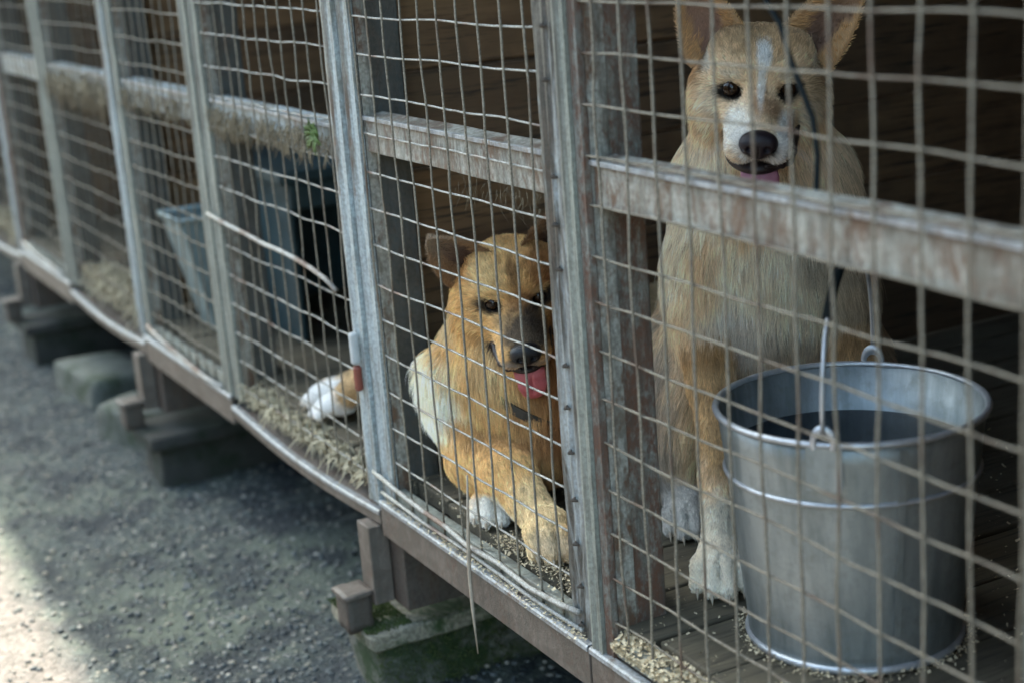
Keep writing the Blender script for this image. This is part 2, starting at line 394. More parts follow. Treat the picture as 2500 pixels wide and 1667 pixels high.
# floor boards run front to back; their front ends are uneven
x = -5.4
while x < 1.72:
    wd = random.uniform(.092, .108)
    if -.1 < x < .02 and wd: wd = .098
    box('floor_plank', x + .002, x + wd - .003, .012 + random.uniform(0, .016), 1.44, FLOOR - .024, FLOOR + random.uniform(-.002, .001), M['floorwood'], K, bevel=.003, jit=.001)
    x += wd
box('light_block_wall', -9, 3, .85, 1.0, GROUND - .3, -.752, M['darkpier'], None, label='low dark wall added under the kennels to block light from behind', cat='wall')  # added to close off light coming in behind the kennels
# posts: square tubes with the door angle and a pale edge strip in front
def post(x, w, mat_front, mat_side, z0=-.745, z1=ROOFZ - .13):
    return box('post', x - w / 2, x + w / 2, .003, .066, z0, z1, mat_side, K, bevel=.003)
for i, x in enumerate(POSTS):
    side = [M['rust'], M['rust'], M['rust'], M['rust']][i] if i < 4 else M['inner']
    box('edge_strip', x + .0392, x + .0407, .0035, .020 if i > 3 else .026, -.70, ROOFZ - .13, M['bar'], K, bevel=.0004)
    post(x, .078, None, side)
def angle(name, x0, x1, y0, y1, mat, z0=-.695, z1=ROOFZ - .13, wob=.0016, flange=.022):
    """a vertical steel angle with wavering, scaled edges; V-ribbed front"""
    V, F = [], []; seg = 60; c = Vector(((x0 + x1) / 2, y0, (z0 + z1) / 2))
    us = [0, .16, .3, .42, .56, .72, .86, 1]; hs = [0, -.2, .5, -.1, .6, .1, .35, 0]
    ring = len(us) + 2
    for i in range(seg + 1):
        z = z0 + (z1 - z0) * i / seg
        for u, h in zip(us, hs):
            nx = noise.noise(Vector((x0 * 7 + u * 3, 0, z * 14))) * wob
            V.append((x0 + (x1 - x0) * u + nx - c.x, y0 + h * .003 + noise.noise(Vector((u * 5, x0, z * 25))) * wob - c.y, z - c.z))
        V.append((x1 - c.x, y1 - c.y, z - c.z)); V.append((x0 - c.x, y1 - c.y, z - c.z))
    for i in range(seg):
        for k in range(ring): F.append((i * ring + k, i * ring + (k + 1) % ring, (i + 1) * ring + (k + 1) % ring, (i + 1) * ring + k))
    F.append(tuple(range(ring - 1, -1, -1))); F.append(tuple(range(seg * ring, (seg + 1) * ring)))
    return mesh_obj(name, V, F, mat, K, c)
angle('door_stile', -.113, -.067, -.006, .002, M['dark'])
angle('edge_strip', -.065, -.044, -.011, .002, M['green'], wob=.0006)
angle('edge_strip', -.043, -.029, -.006, .002, M['rust'], wob=.0006)
angle('edge_strip', -.675, -.640, -.012, .002, M['blue'], wob=.0006, z0=-.70)
angle('door_stile', -.637, -.600, -.006, .002, M['blue'], wob=.001)
angle('edge_strip', -.694, -.677, -.005, .002, M['rust'], wob=.0012, z0=-.73)
for x, a, b in ((-1.28, M['green'], M['green']), (-1.826, M['blue'], M['green']), (-2.46, M['green'], M['green']), (-3.02, M['blue'], M['rust']), (-3.62, M['green'], M['green']), (-4.2, M['blue'], M['green']), (-4.8, M['green'], M['green']), (.60, M['green'], M['rust']), (1.15, M['blue'], M['rust'])):
    angle('edge_strip', x - .04, x - .003, -.010, .002, a, wob=.0008)
    angle('door_stile', x, x + .038, -.006, .002, b, wob=.0012)
wv, wf = [], []
for k in range(-14, 9):
    if random.random() < .3: continue
    z = .0237 + k * .05 + random.uniform(-.003, .003)
    q = ellip = [(-.088 + random.uniform(-.003, .003), -.0085, z)]
    v, f = tube_vf([(q[0][0] - .0035, -.006, z + .001), (q[0][0], -.0105, z), (q[0][0] + .0035, -.006, z - .001)], [.0012, .0026, .0012], 6)
    c0 = Vector(q[0]); mesh_obj('weld_bead', [p - c0 for p in v], f, M['rustdark'], K, c0, smooth=True)
# mid rails, behind the wire
for i in range(len(POSTS) - 1):
    xb, xa = POSTS[i] - .042, POSTS[i + 1] + .042
    zt = -.156 if i < 4 else -.176
    prof = [(.004, zt), (.004, zt - .046), (.034, zt - .046), (.034, zt - .008), (.030, zt + .004)]
    extrude_profile('mid_rail', prof, xa, xb, M['bar'] if i < 4 else M['blue'], K, seg=10, bevel=.0015, dz=lambda x: .0015 * noise.noise(Vector((x * 9, 0, 0))))
    box('rail_lip', xa + .001, xb - .001, -.001, .0035, zt - .004, zt + .0015, M['edge'], K, bevel=.0006)
    # top rail
    box('top_rail', xa, xb, .004, .034, ROOFZ - .20, ROOFZ - .15, M['green'], K)
# bottom beams: an angle iron with a pale worn upper edge, each bay a length of its own
for i in range(len(POSTS) - 1):
    xb, xa = POSTS[i] - .002, POSTS[i + 1] + .002
    sag = {4: .030, 6: .028, 8: .03}.get(i, 0)
    m = M['mauve']
    dz = (lambda x, s=sag, a=xa, b=xb: -s * (.55 + .45 * math.sin(PI * (x - a) / (b - a))))
    h = .050 if not sag else .020
    prof = [(-.012, -.694), (-.012, -.694 - h), (-.006, -.694 - h), (-.006, -.700), (.03, -.700), (.03, -.694)]
    extrude_profile('bottom_beam', prof, xa, xb, m, K, dz=dz, seg=12, bevel=.0012)
    prof = [(-.0145, -.6935), (-.0145, -.6985), (-.0125, -.6985), (-.0125, -.6925), (-.004, -.6925), (-.004, -.6915), (-.0125, -.6915)]
    extrude_profile('worn_edge', prof, xa, xb, M['edge'], K, dz=dz, seg=12, bevel=0)
    if not sag:
        box('sill', xa + .04, xb - .04, -.003, .011, -.690, -.668, M['green'], K)
# cross beams under the partitions, on the piers, each with its foot
for j, x in enumerate((1.15, -.655, -1.84, -3.03, -4.2, -5.4)):
    box('cross_beam', x - .045, x + .045, .004, 1.44, -.855, -.748, M['rustdark'], K)
    box('leg', x - .040, x + .002, -.028, .002, -.853, -.735, M['mauve'], K)
    ft = rough_box('foot', x - .050, x - .006, -.068, -.030, -.890, -.838, M['rustdark'], K, n=4, amp=.0025, fr=30)
    rough_box('foot_cap', x - .053, x - .001, -.073, -.027, -.8375, -.831, M['mauve'], K, n=4, amp=.002, fr=30)
for y in (.35, .75, 1.15): box('joist', -5.4, 1.74, y, y + .05, -.747, -.686, M['beamwood'], K)
box('hinge_sleeve', -.662, -.650, -.026, -.0135, -.497, -.452, M['white'], K, bevel=.004)
box('hinge_pin', -.661, -.649, -.0245, -.0135, -.535, -.4985, M['red'], K, bevel=.004)

# piers
PIERS = [(-.665, 'near mossy concrete pier under the first cross beam'), (-1.85, 'dark concrete pier second from the camera under the kennels'), (-3.04, 'farthest concrete pier under the kennels')]
for i, (x, lab) in enumerate(PIERS):
    P_ = empty('pier', (x, .2, GROUND), label=lab, cat='pier', group='concrete piers under the kennels')
    dx = 0 if i == 0 else .07
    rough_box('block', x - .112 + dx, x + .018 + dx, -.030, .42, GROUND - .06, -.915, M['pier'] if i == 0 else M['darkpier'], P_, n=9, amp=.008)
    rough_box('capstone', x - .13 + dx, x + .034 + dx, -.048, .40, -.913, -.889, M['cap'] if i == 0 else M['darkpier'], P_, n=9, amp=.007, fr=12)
# loose stones next to the far pier
for x, y, sx, sy, z0, z1, rz, lab in ((-2.55, .06, .14, .08, GROUND - .02, -.93, .1, 'long mossy flat stone lying under the kennels between the far piers'),
                           (-2.10, .03, .10, .06, GROUND - .02, -.915, .3, 'short pale stone lying in front of the second pier')):
    rough_box('stone', x - sx, x + sx, y - sy, y + sy, z0, z1, M['slab'], None, n=6, amp=.01, fr=7, rotz=rz, label=lab, cat='stone')

# ------------------------------------------------------------------ wire panels
def wire_path(p0, p1, n, amp, seed):
    p0, p1 = Vector(p0), Vector(p1); out = []
    ax = (p1 - p0).normalized()
    for i in range(n + 1):
        t = i / n; p = p0.lerp(p1, t)
        q = Vector((seed * 3.7, p.length * 0 + t * (p1 - p0).length * 9, seed))
        d = noise.noise_vector(q) * amp + noise.noise_vector(q * 3.3) * amp * .35
        d -= ax * d.dot(ax); out.append(p + d)
    return out
def panel(x0, x1, first, lab, amp=.0018, z0=-.688, z1=.40, row0=0.0, pitch=.05, skip=(), rough_=1.0, vdir=1, zshift=0):
    P_ = empty('wire_panel', ((x0 + x1) / 2, 0, z0), label=lab, cat='wire mesh', group='wire mesh panels along the kennel front')
    k = 0; x = first
    while x > x0 + .006:
        if x < x1 - .004:
            s = random.random() * 50
            pts = wire_path((x, -.0045, z0), (x + random.uniform(-.002, .002), -.0045, z1), 40, amp, s)
            rr = [.00148 * (1 + .16 * noise.noise(Vector((s, i * .9, 0)))) for i in range(41)]
            tube('wire', pts, rr, M['wire_near'] if x0 > -.1 or x0 < -1.3 else M['wire_v'], P_, n=6)
        x -= pitch * random.uniform(.97, 1.03) if k % 3 else pitch; k += 1
    z = row0 + math.floor((z1 - row0) / pitch) * pitch
    while z > z0:
        if not any(abs(z - q) < .02 for q in skip):
            s = random.random() * 50; zz = z + random.uniform(-.0015, .0015)
            pts = wire_path((x0 - .004, -.0012, zz), (x1 + .004, -.0012, zz + random.uniform(-.002, .002)), 26, amp, s)
            rr = [.00138 * (1 + .13 * noise.noise(Vector((s, i * .9, 7)))) for i in range(27)]
            tube('wire', pts, rr, M['wire_near'] if x0 > -.1 or x0 < -1.3 else M['wire_h'], P_, n=6)
        z -= pitch
    return P_
PANELS = [
 (-.045, .62, .60, 0.0, 'nearest wire mesh panel in front of the bucket and the tall dog', .0030, ()),
 (-.640, -.108, -.137, .0237, 'wire mesh door panel in front of the lying tan dog', .0024, ()),
 (-1.245, -.690, -.705, .03, 'warped wire mesh panel with a thick bent rod across it', .0035, (-.37,)),
 (-1.790, -1.310, -1.335, .01, 'blurred wire mesh panel with a grey bucket behind it', .0030, ()),
 (-2.430, -1.865, -1.885, .02, 'blurred wire mesh panel third left of the bent rod', .0030, ()),
 (-2.985, -2.495, -2.52, 0.0, 'blurred wire mesh panel second from the left picture edge', .0030, ()),
 (-3.590, -3.055, -3.08, 0.0, 'farthest wire mesh panel at the left picture edge', .0030, ()),
 (-4.16, -3.66, -3.68, 0.0, 'wire mesh panel beyond the farthest visible post, barely in the picture', .0030, ()),
 (.635, 1.11, 1.10, 0.0, 'wire mesh panel right of the nearest one, beside the camera', .0025, ())]
PO = []
for x0, x1, first, row0, lab, amp, skip in PANELS:
    z0 = -.688 if x0 > -.7 or x0 < -1.2 and x0 > -1.8 else -.72
    # columns of the nearest panel sit on multiples of the pitch
    PO.append(panel(x0, x1, first, lab, amp, row0=row0, skip=skip, z0=z0))
# rods woven in
tube('bent_rod', [(-1.292, -.010, -.372), (-1.2, -.013, -.375), (-1.1, -.014, -.377), (-1.0, -.015, -.381), (-.93, -.016, -.380), (-.87, -.016, -.382), (-.80, -.016, -.387), (-.755, -.014, -.3945), (-.728, -.010, -.408)], .0037, M['rod'], PO[2], n=8)
tube('bottom_rod', [(-.655, -.010, -.655), (-.58, -.012, -.659), (-.50, -.014, -.661), (-.42, -.012, -.664), (-.36, -.014, -.668), (-.28, -.012, -.665), (-.20, -.014, -.668), (-.13, -.012, -.664), (-.092, -.010, -.660)], .0034, M['rod'], PO[1], n=8)
tube('bottom_rod', [(-.655, -.008, -.680), (-.5, -.009, -.683), (-.35, -.009, -.681), (-.2, -.009, -.684), (-.09, -.008, -.682)], .0026, M['rod'], PO[1], n=6)
tube('bottom_rod', [(-1.80, -.010, -.668), (-1.7, -.013, -.676), (-1.55, -.013, -.684), (-1.42, -.013, -.690), (-1.33, -.010, -.688)], .0048, M['rod'], PO[3], n=8)
tube('bottom_rod', [(-2.98, -.010, -.668), (-2.8, -.013, -.676), (-2.62, -.013, -.680), (-2.52, -.010, -.684)], .0055, M['rod'], PO[5], n=8)

# ------------------------------------------------------------------ bucket
def lathe_vf(prof, n=72):
    V = [(r * math.cos(2 * PI * k / n), r * math.sin(2 * PI * k / n), z) for r, z in prof for k in range(n)]
    F = [(i * n + k, i * n + (k + 1) % n, (i + 1) * n + (k + 1) % n, (i + 1) * n + k) for i in range(len(prof) - 1) for k in range(n)]
    return V, F
def bucket(loc, label, ear_ang, with_water=True):
    B = empty('bucket', loc, label=label, cat='bucket')
    H = .247; r0, r1 = .107, .1325
    def rad(z): return r0 + (r1 - r0) * z / H
    prof = [(.001, .012), (r0 - .004, .012), (r0 - .001, 0), (r0 + .001, 0), (rad(.02) + .0005, .02)]
    for z in np.linspace(.03, H * .655, 8): prof.append((rad(z), z))
    prof += [(rad(.185) + .0006, .185), (rad(.19) + .0006, .19), (rad(.20), .20), (rad(.225), .225), (rad(H), H)]
    prof += [(rad(H) - .001, H), (rad(.15) - .0012, .15), (rad(.02) - .0012, .016), (.001, .0135)]
    V, F = lathe_vf(prof); V = [(x * k, y * k, z) for x, y, z in V for k in (1 + .007 * noise.noise(Vector((x * 16, y * 16, z * 9))) + .004 * noise.noise(Vector((x * 45, y * 45, z * 30))),)]
    sa = ear_ang + .55
    V2 = []
    for z in np.linspace(.03, H - .008, 9):
        for da, dr in ((-.03, .0012), (-.03, .0024), (.03, .0024), (.03, .0012)): V2.append(((rad(z) + dr) * math.cos(sa + da), (rad(z) + dr) * math.sin(sa + da), z))
    mesh_obj('seam', V2, [(i * 4 + k, i * 4 + (k + 1) % 4, i * 4 + 4 + (k + 1) % 4, i * 4 + 4 + k) for i in range(8) for k in range(4)], M['zinc'], B, loc)
    for s in (0, PI):
        for dx in (-.10, .10):
            for zz in (.012, .030):
                a = ear_ang + s + dx * .9; cc = np.array([(rad(H - zz) + .0035) * math.cos(a), (rad(H - zz) + .0035) * math.sin(a), H - zz])
                v, f = tube_vf([Vector(cc) - Vector((math.cos(a), math.sin(a), 0)) * .003, Vector(cc), Vector(cc) + Vector((math.cos(a), math.sin(a), 0)) * .0012], [.003, .003, .0012], 8); mesh_obj('rivet', v, f, M['zincbright'], B, loc, smooth=True)
    mesh_obj('body', V, F, M['zinc'], B, loc, smooth=True)
    def ring(name, R, z, r, mat):
        pts = [(R * math.cos(a), R * math.sin(a)) for a in np.linspace(0, 2 * PI, 97)[:-1]]
        V, F = [], []
        for i, (x, y) in enumerate(pts):
            for k in range(8):
                b = 2 * PI * k / 8; q = 1 + r * math.cos(b) / R; V.append((x * q, y * q, z + r * math.sin(b)))
        n = len(pts)
        for i in range(n):
            for k in range(8): F.append((i * 8 + k, ((i + 1) % n) * 8 + k, ((i + 1) % n) * 8 + (k + 1) % 8, i * 8 + (k + 1) % 8))
        mesh_obj(name, V, F, mat, B, loc, smooth=True)
    ring('rim', r1 + .0015, H, .0036, M['zincbright']); ring('bead', rad(.184) + .0005, .184, .0028, M['zincbright']); ring('foot_ring', r0 + .001, .005, .0045, M['zincbright'])
    # ears and bail
    for s in (0, PI):
        a = ear_ang + s; c = Vector((math.cos(a), math.sin(a), 0)); tnt = Vector((-math.sin(a), math.cos(a), 0))
        o = c * (r1 + .003)
        pts = [o + tnt * (0.0125 * math.cos(b)) + Vector((0, 0, H + .004 + 0.017 * math.sin(b))) for b in np.linspace(-.5, PI + .5, 14)]
        V, F = [], []
        for i, p in enumerate(pts):
            inn = o + Vector((0, 0, H - .002)) + (p - o - Vector((0, 0, H - .002))) * .55
            for d in (0, .0022): V += [p + c * d, inn + c * d]
        for i in range(len(pts) - 1):
            a4 = i * 4; b4 = a4 + 4
            F += [(a4, b4, b4 + 1, a4 + 1), (a4 + 2, a4 + 3, b4 + 3, b4 + 2), (a4, a4 + 2, b4 + 2, b4), (a4 + 1, b4 + 1, b4 + 3, a4 + 3)]
        mesh_obj('ear', V, F, M['zincbright'], B, loc, smooth=True)
        pl = [o - c * .001 + tnt * dx + Vector((0, 0, z)) + c * dd for dx in (-.017, .017) for z in (H - .045, H - .002) for dd in (0, .002)]
        mesh_obj('ear_plate', pl, [(0, 1, 3, 2), (4, 6, 7, 5), (0, 4, 5, 1), (2, 3, 7, 6), (0, 2, 6, 4), (1, 5, 7, 3)], M['zinc'], B, loc)
    c = Vector((math.cos(ear_ang), math.sin(ear_ang), 0)); lean = Vector((.0, .0, 0))
    pts = []
    for b in np.linspace(0, PI, 40):
        pts.append(c * ((r1 + .006) * math.cos(b)) + Vector((0, 0, H + .012 + .138 * math.sin(b) ** .75)))
    V, F = tube_vf(pts, .0023, 8); mesh_obj('handle', V, F, M['zincbright'], B, loc, smooth=True)
    V, F = tube_vf([p * 1.0 for p in pts[9:31]], .0050, 10); mesh_obj('grip', V, F, M['cable'], B, loc, smooth=True)
    if with_water:
        R = rad(.198) - .002
        V = [(0, 0, .198)] + [(R * math.cos(2 * PI * k / 64), R * math.sin(2 * PI * k / 64), .198) for k in range(64)]
        mesh_obj('water', V, [(0, 1 + k, 1 + (k + 1) % 64) for k in range(64)], M['water'], B, loc)
    return B
bucket(Vector((.118, .200, FLOOR + .001)), 'large galvanised bucket standing on the kennel floor in front of the tall dog', math.radians(-50))
TUB = Vector((-1.66, .13, FLOOR + .002)); tb_ = empty('feed_tub', TUB, label='small tapered grey plastic tub behind the blurred wire panel', cat='tub')
def tub_ring(z, x, y, t): return [(sx * (x - t), sy * (y - t), z) for sx, sy in ((-1, -1), (1, -1), (1, 1), (-1, 1))]
TV = tub_ring(0, .045, .055, 0) + tub_ring(.225, .065, .105, 0) + tub_ring(.225, .065, .105, .005) + tub_ring(.006, .045, .055, .005)
mesh_obj('shell', TV, [(3, 2, 1, 0)] + [(r * 4 + k, r * 4 + (k + 1) % 4, r * 4 + 4 + (k + 1) % 4, r * 4 + 4 + k) for r in range(3) for k in range(4)] + [(12, 13, 14, 15)], M['tub'], tb_, TUB, bevel=.004)
tube('rim', [TUB + Vector(p) for p in tub_ring(.226, .067, .107, 0) + tub_ring(.226, .067, .107, 0)[:1]], .005, M['tub'], tb_, n=8)

# teal plastic house in the middle cell
T = empty('dog_house', (-1.58, .36, FLOOR), label='small teal plastic dog house with a dark opening behind the warped wire', cat='dog house'); TL = T.location
for nm, a in (('side_wall', (-1.76, -1.40, .17, .185, FLOOR + .002, -.36)), ('side_wall', (-1.76, -1.40, .535, .55, FLOOR + .002, -.36)), ('back_wall', (-1.775, -1.761, .17, .55, FLOOR + .002, -.36)),
              ('roof', (-1.80, -1.37, .15, .57, -.359, -.335)), ('lintel', (-1.40, -1.386, .17, .55, -.41, -.3595))):
    box(nm, *a, M['teal'], T, bevel=.006)

# black cable hanging in front of the tall dog
tube('hanging_cable', [(.10, .055, .30), (.155, .055, .10), (.195, .055, -.005), (.212, .055, -.022), (.222, .055, -.046), (.235, .055, -.069), (.253, .055, -.099), (.262, .052, -.13), (.269, .044, -.162), (.270, .040, -.20)], .0026, M['cable'], None, n=8, label='thin black cable hanging down across the face of the tall dog', cat='cable')

# ------------------------------------------------------------------ dogs: one continuous skin from a blended distance field, fur as hair curves
def unit(v): v = np.asarray(v, float); return v / np.linalg.norm(v)
class Body:
    def __init__(s): s.p = []; s.cut = []; s.spots = []
    def ell(s, c, r, basis=None, k=.02, fl=None, L=.02):
        s.p.append(('e', np.array(c, float), np.array(r, float), np.eye(3) if basis is None else np.array(basis, float), k, fl, L))
    def cone(s, a, ra, b, rb, k=.02, fl=None, L=.02):
        a, b = np.array(a, float), np.array(b, float)
        s.p.append(('c', a, ra, b, rb, k, unit(b - a) if fl is None else fl, L))
    def sub(s, c, r, k=.006, basis=None): s.cut.append((np.array(c, float), np.array(r if hasattr(r, '__len__') else (r, r, r), float), k, np.eye(3) if basis is None else np.array(basis, float)))
def sd_ell(P, c, r, B):
    q = (P - c) @ B.T; k0 = np.linalg.norm(q / r, axis=-1); k1 = np.linalg.norm(q / r ** 2, axis=-1) + 1e-9
    return k0 * (k0 - 1) / k1
def sd_cone(P, a, ra, b, rb):
    ab = b - a; t = np.clip(((P - a) @ ab) / (ab @ ab), 0, 1)
    return np.linalg.norm(P - a - t[..., None] * ab, axis=-1) - (ra + (rb - ra) * t)
def prim_d(P, p): return sd_ell(P, p[1], p[2], p[3]) if p[0] == 'e' else sd_cone(P, p[1], p[2], p[3], p[4])
def prim_k(p): return p[4] if p[0] == 'e' else p[5]
def bounds(p):
    if p[0] == 'e': m = max(p[2]); return p[1] - m, p[1] + m
    return np.minimum(p[1] - p[2], p[3] - p[4]), np.maximum(p[1] + p[2], p[3] + p[4])
def skin_mesh(b, h=.004, pad=.03):
    lo = np.min([bounds(p)[0] for p in b.p], 0) - .02; hi = np.max([bounds(p)[1] for p in b.p], 0) + .02
    n = np.ceil((hi - lo) / h).astype(int) + 1
    D = np.full(n, .05, np.float32)
    def block(a, c):
        i0 = np.maximum(np.floor((a - lo) / h).astype(int), 0); i1 = np.minimum(np.ceil((c - lo) / h).astype(int) + 1, n)
        sl = tuple(slice(i0[q], i1[q]) for q in range(3))
        g = np.stack(np.meshgrid(*[lo[q] + h * np.arange(i0[q], i1[q]) for q in range(3)], indexing='ij'), -1)
        return sl, g
    for p in b.p:
        a, c = bounds(p); sl, g = block(a - pad, c + pad); d = prim_d(g, p); k = prim_k(p); e = D[sl]
        hh = np.clip(.5 + .5 * (e - d) / k, 0, 1); D[sl] = e * (1 - hh) + d * hh - k * hh * (1 - hh)
    for c, r, k, B in b.cut:
        sl, g = block(c - max(r) - .012, c + max(r) + .012); d = -sd_ell(g, c, r, B); e = D[sl]
        hh = np.clip(.5 - .5 * (e - d) / k, 0, 1); D[sl] = e * (1 - hh) + d * hh + k * hh * (1 - hh)
    # surface nets
    sg = D < 0; nx, ny_, nz = D.shape
    cells = np.zeros((nx - 1, ny_ - 1, nz - 1), np.int8)
    for dx in (0, 1):
        for dy in (0, 1):
            for dz in (0, 1): cells += sg[dx:nx - 1 + dx, dy:ny_ - 1 + dy, dz:nz - 1 + dz]
    act = (cells > 0) & (cells < 8); idx = np.full(act.shape, -1); ijk = np.argwhere(act); idx[act] = np.arange(len(ijk))
    acc = np.zeros((len(ijk), 3)); cnt = np.zeros(len(ijk))
    cr = [np.array(c) for c in ((0, 0, 0), (1, 0, 0), (0, 1, 0), (1, 1, 0), (0, 0, 1), (1, 0, 1), (0, 1, 1), (1, 1, 1))]
    for i in range(8):
        for j in range(i + 1, 8):
            if np.abs(cr[i] - cr[j]).sum() != 1: continue
            A = ijk + cr[i]; Bq = ijk + cr[j]; da = D[A[:, 0], A[:, 1], A[:, 2]]; db = D[Bq[:, 0], Bq[:, 1], Bq[:, 2]]
            m = (da < 0) != (db < 0); t = np.where(m, da / np.where(m, da - db, 1), 0)
            acc[m] += (cr[i] + t[:, None] * (cr[j] - cr[i]))[m]; cnt[m] += 1
    Vv = lo + h * (ijk + acc / cnt[:, None]); Fq = []
    for ax in range(3):
        s0 = [slice(None)] * 3; s1 = [slice(None)] * 3; s0[ax] = slice(0, -1); s1[ax] = slice(1, None)
        a, c = sg[tuple(s0)], sg[tuple(s1)]; e = np.argwhere(a != c); o1, o2 = [(1, 2), (2, 0), (0, 1)][ax]
        e = e[(e[:, o1] > 0) & (e[:, o2] > 0) & (e[:, o1] < D.shape[o1] - 1) & (e[:, o2] < D.shape[o2] - 1)]
        u = np.zeros(3, int); u[o1] = 1; w_ = np.zeros(3, int); w_[o2] = 1
        g = lambda q: idx[q[:, 0], q[:, 1], q[:, 2]]
        q = np.stack([g(e - u - w_), g(e - w_), g(e), g(e - u)], -1)
        fl = ~a[e[:, 0], e[:, 1], e[:, 2]]; q[fl] = q[fl][:, ::-1]; Fq.append(q)
    return Vv, np.concatenate(Fq)
def vnoise(P, s, seed=0):
    return np.array([noise.noise(Vector((p[0] * s + seed, p[1] * s, p[2] * s))) for p in P])
def blend(b, P):
    d = np.stack([prim_d(P, p) for p in b.p], -1); w_ = np.exp(-np.clip(d, -.004, 1) / .008) + 1e-12; w_ /= w_.sum(-1, keepdims=True)
    fl = np.array([(p[5] if p[0] == 'e' else p[6]) for p in b.p]); L = np.array([(p[6] if p[0] == 'e' else p[7]) for p in b.p])
    return w_ @ fl, w_ @ L
def coat(b, base, P, nz=True):
    n1 = vnoise(P, 28, 3) if nz else 0; n2 = vnoise(P, 95, 8) if nz else 0; C = np.tile(np.array(base, float), (len(P), 1))
    for c, r, B, col, amt, soft in b.spots:
        q = np.linalg.norm(((P - c) @ B.T) / r, axis=-1) + ((n1 * .30 + n2 * .16) if nz else 0)
        a = np.clip((1 - q) / soft + .5, 0, 1); a = a * a * (3 - 2 * a) * amt
        C = C * (1 - a[:, None]) + np.array(col) * a[:, None]
    return C
def ear_sheet(base, tip, side, nrm, w0, cup, fold=0, n=14, m=12):
    """cupped triangular ear with thickness; returns verts, faces, centre-line data"""
    base, tip, side, nrm = (np.array(a, float) for a in (base, tip, side, nrm)); V = []
    for k, off in enumerate((0, -.0035)):
        for i in range(n + 1):
            t = i / n; W = w0 * (1 - t ** 1.9) ** .8 * (1 + .25 * t * (1 - t)) + .0012; c = base + (tip - base) * t + nrm * fold * t * t
            for j in range(m + 1):
                s = -1 + 2 * j / m
                V.append(c + side * W * s + nrm * (-cup * (1 - s * s) * (1 - .6 * t) + off * (1 - s * s * .7)))
    F = []; L = (n + 1) * (m + 1)
    for i in range(n):
        for j in range(m):
            a = i * (m + 1) + j; F.append((a, a + 1, a + m + 2, a + m + 1)); F.append((L + a, L + a + m + 1, L + a + m + 2, L + a + 1))
    for i in range(n):
        for j in (0, m):
            a = i * (m + 1) + j; q = (a, a + m + 1, L + a + m + 1, L + a); F.append(q if j == 0 else q[::-1])
    return np.array(V), F
def make_fur(name, parent, V, Fq, b, base, count, rad=.00034, ears=(), stiff=.32, keep=None, wildness=.22, gravity=.25):
    """hair curves rooted over the skin, combed along the body's flow and gathered in locks"""
    a, b_, c, d = (V[Fq[:, i]] for i in range(4))
    T = np.concatenate([np.stack([a, b_, c], 1), np.stack([a, c, d], 1)]); ar = np.linalg.norm(np.cross(T[:, 1] - T[:, 0], T[:, 2] - T[:, 0]), axis=1)
    ctr = T.mean(1); fl, L = blend(b, ctr)
    wgt = ar * np.clip(.022 / np.clip(L, .006, .05), .45, 2.2)
    to_cam = np.array(camo.matrix_world.translation) - ctr
    if keep is not None: wgt = wgt * keep(ctr)
    nr = np.cross(T[:, 1] - T[:, 0], T[:, 2] - T[:, 0]); nr /= np.linalg.norm(nr, axis=1, keepdims=True) + 1e-12
    pick = RNG.choice(len(T), count, p=wgt / wgt.sum())
    u = RNG.random((count, 1)); v = RNG.random((count, 1)); m = (u + v) > 1; u[m] = 1 - u[m]; v[m] = 1 - v[m]
    Tp = T[pick]; P = Tp[:, 0] + u * (Tp[:, 1] - Tp[:, 0]) + v * (Tp[:, 2] - Tp[:, 0]); Nn = nr[pick]; fl = fl[pick]; L = L[pick]
    C = coat(b, base, P)
    fl = fl - Nn * (fl * Nn).sum(1, keepdims=True); fl /= np.linalg.norm(fl, axis=1, keepdims=True) + 1e-9
    # a slow swirl in the combing
    sw = np.stack([vnoise(P, 16, 11), vnoise(P, 16, 23), vnoise(P, 16, 37)], -1) * .36
    fl = fl + sw * np.clip(L / .02, .3, 1)[:, None] + RNG.normal(0, wildness, (count, 3)); fl -= Nn * (fl * Nn).sum(1, keepdims=True); fl /= np.linalg.norm(fl, axis=1, keepdims=True) + 1e-9
    st = stiff * RNG.uniform(.6, 1.5, (count, 1)) * (1 + .7 * np.clip((L - .028) / .012, 0, 1))[:, None]
    L = (L * RNG.uniform(.6, 1.15, count) * np.where(RNG.random(count) < .05, 1.45, 1))[:, None]
    K = 5; ts = np.linspace(0, 1, K); pts = np.zeros((count, K, 3))
    for i, t in enumerate(ts):
        pts[:, i] = P + L * (fl * t * .95 + Nn * st * (t * 1.35 - .62 * t * t)) + np.array([0, 0, -1]) * (L * gravity * t * t)
    # gather into locks
    ng = max(60, count // 14); gi = RNG.choice(count, ng, replace=False); kd = KDTree(ng)
    for i, g in enumerate(gi): kd.insert(P[g], i)
    kd.balance(); near = np.array([kd.find(p)[1] for p in P]); G = pts[gi[near]]
    off = G - G[:, :1] + P[gi[near]][:, None] ; wcl = (ts ** 1.4 * .5)[None, :, None] * RNG.uniform(.4, 1.2, (count, 1, 1))
    close = (np.linalg.norm(P[gi[near]] - P, axis=1) < L[:, 0] * .5)[:, None, None]
    pts = np.where(close, pts * (1 - wcl) + off * wcl, pts)
    C = np.clip(C * RNG.normal(1, .16, (count, 1)) * RNG.normal(1, .15, (ng, 1))[near], .004, .95)
    return pts, C
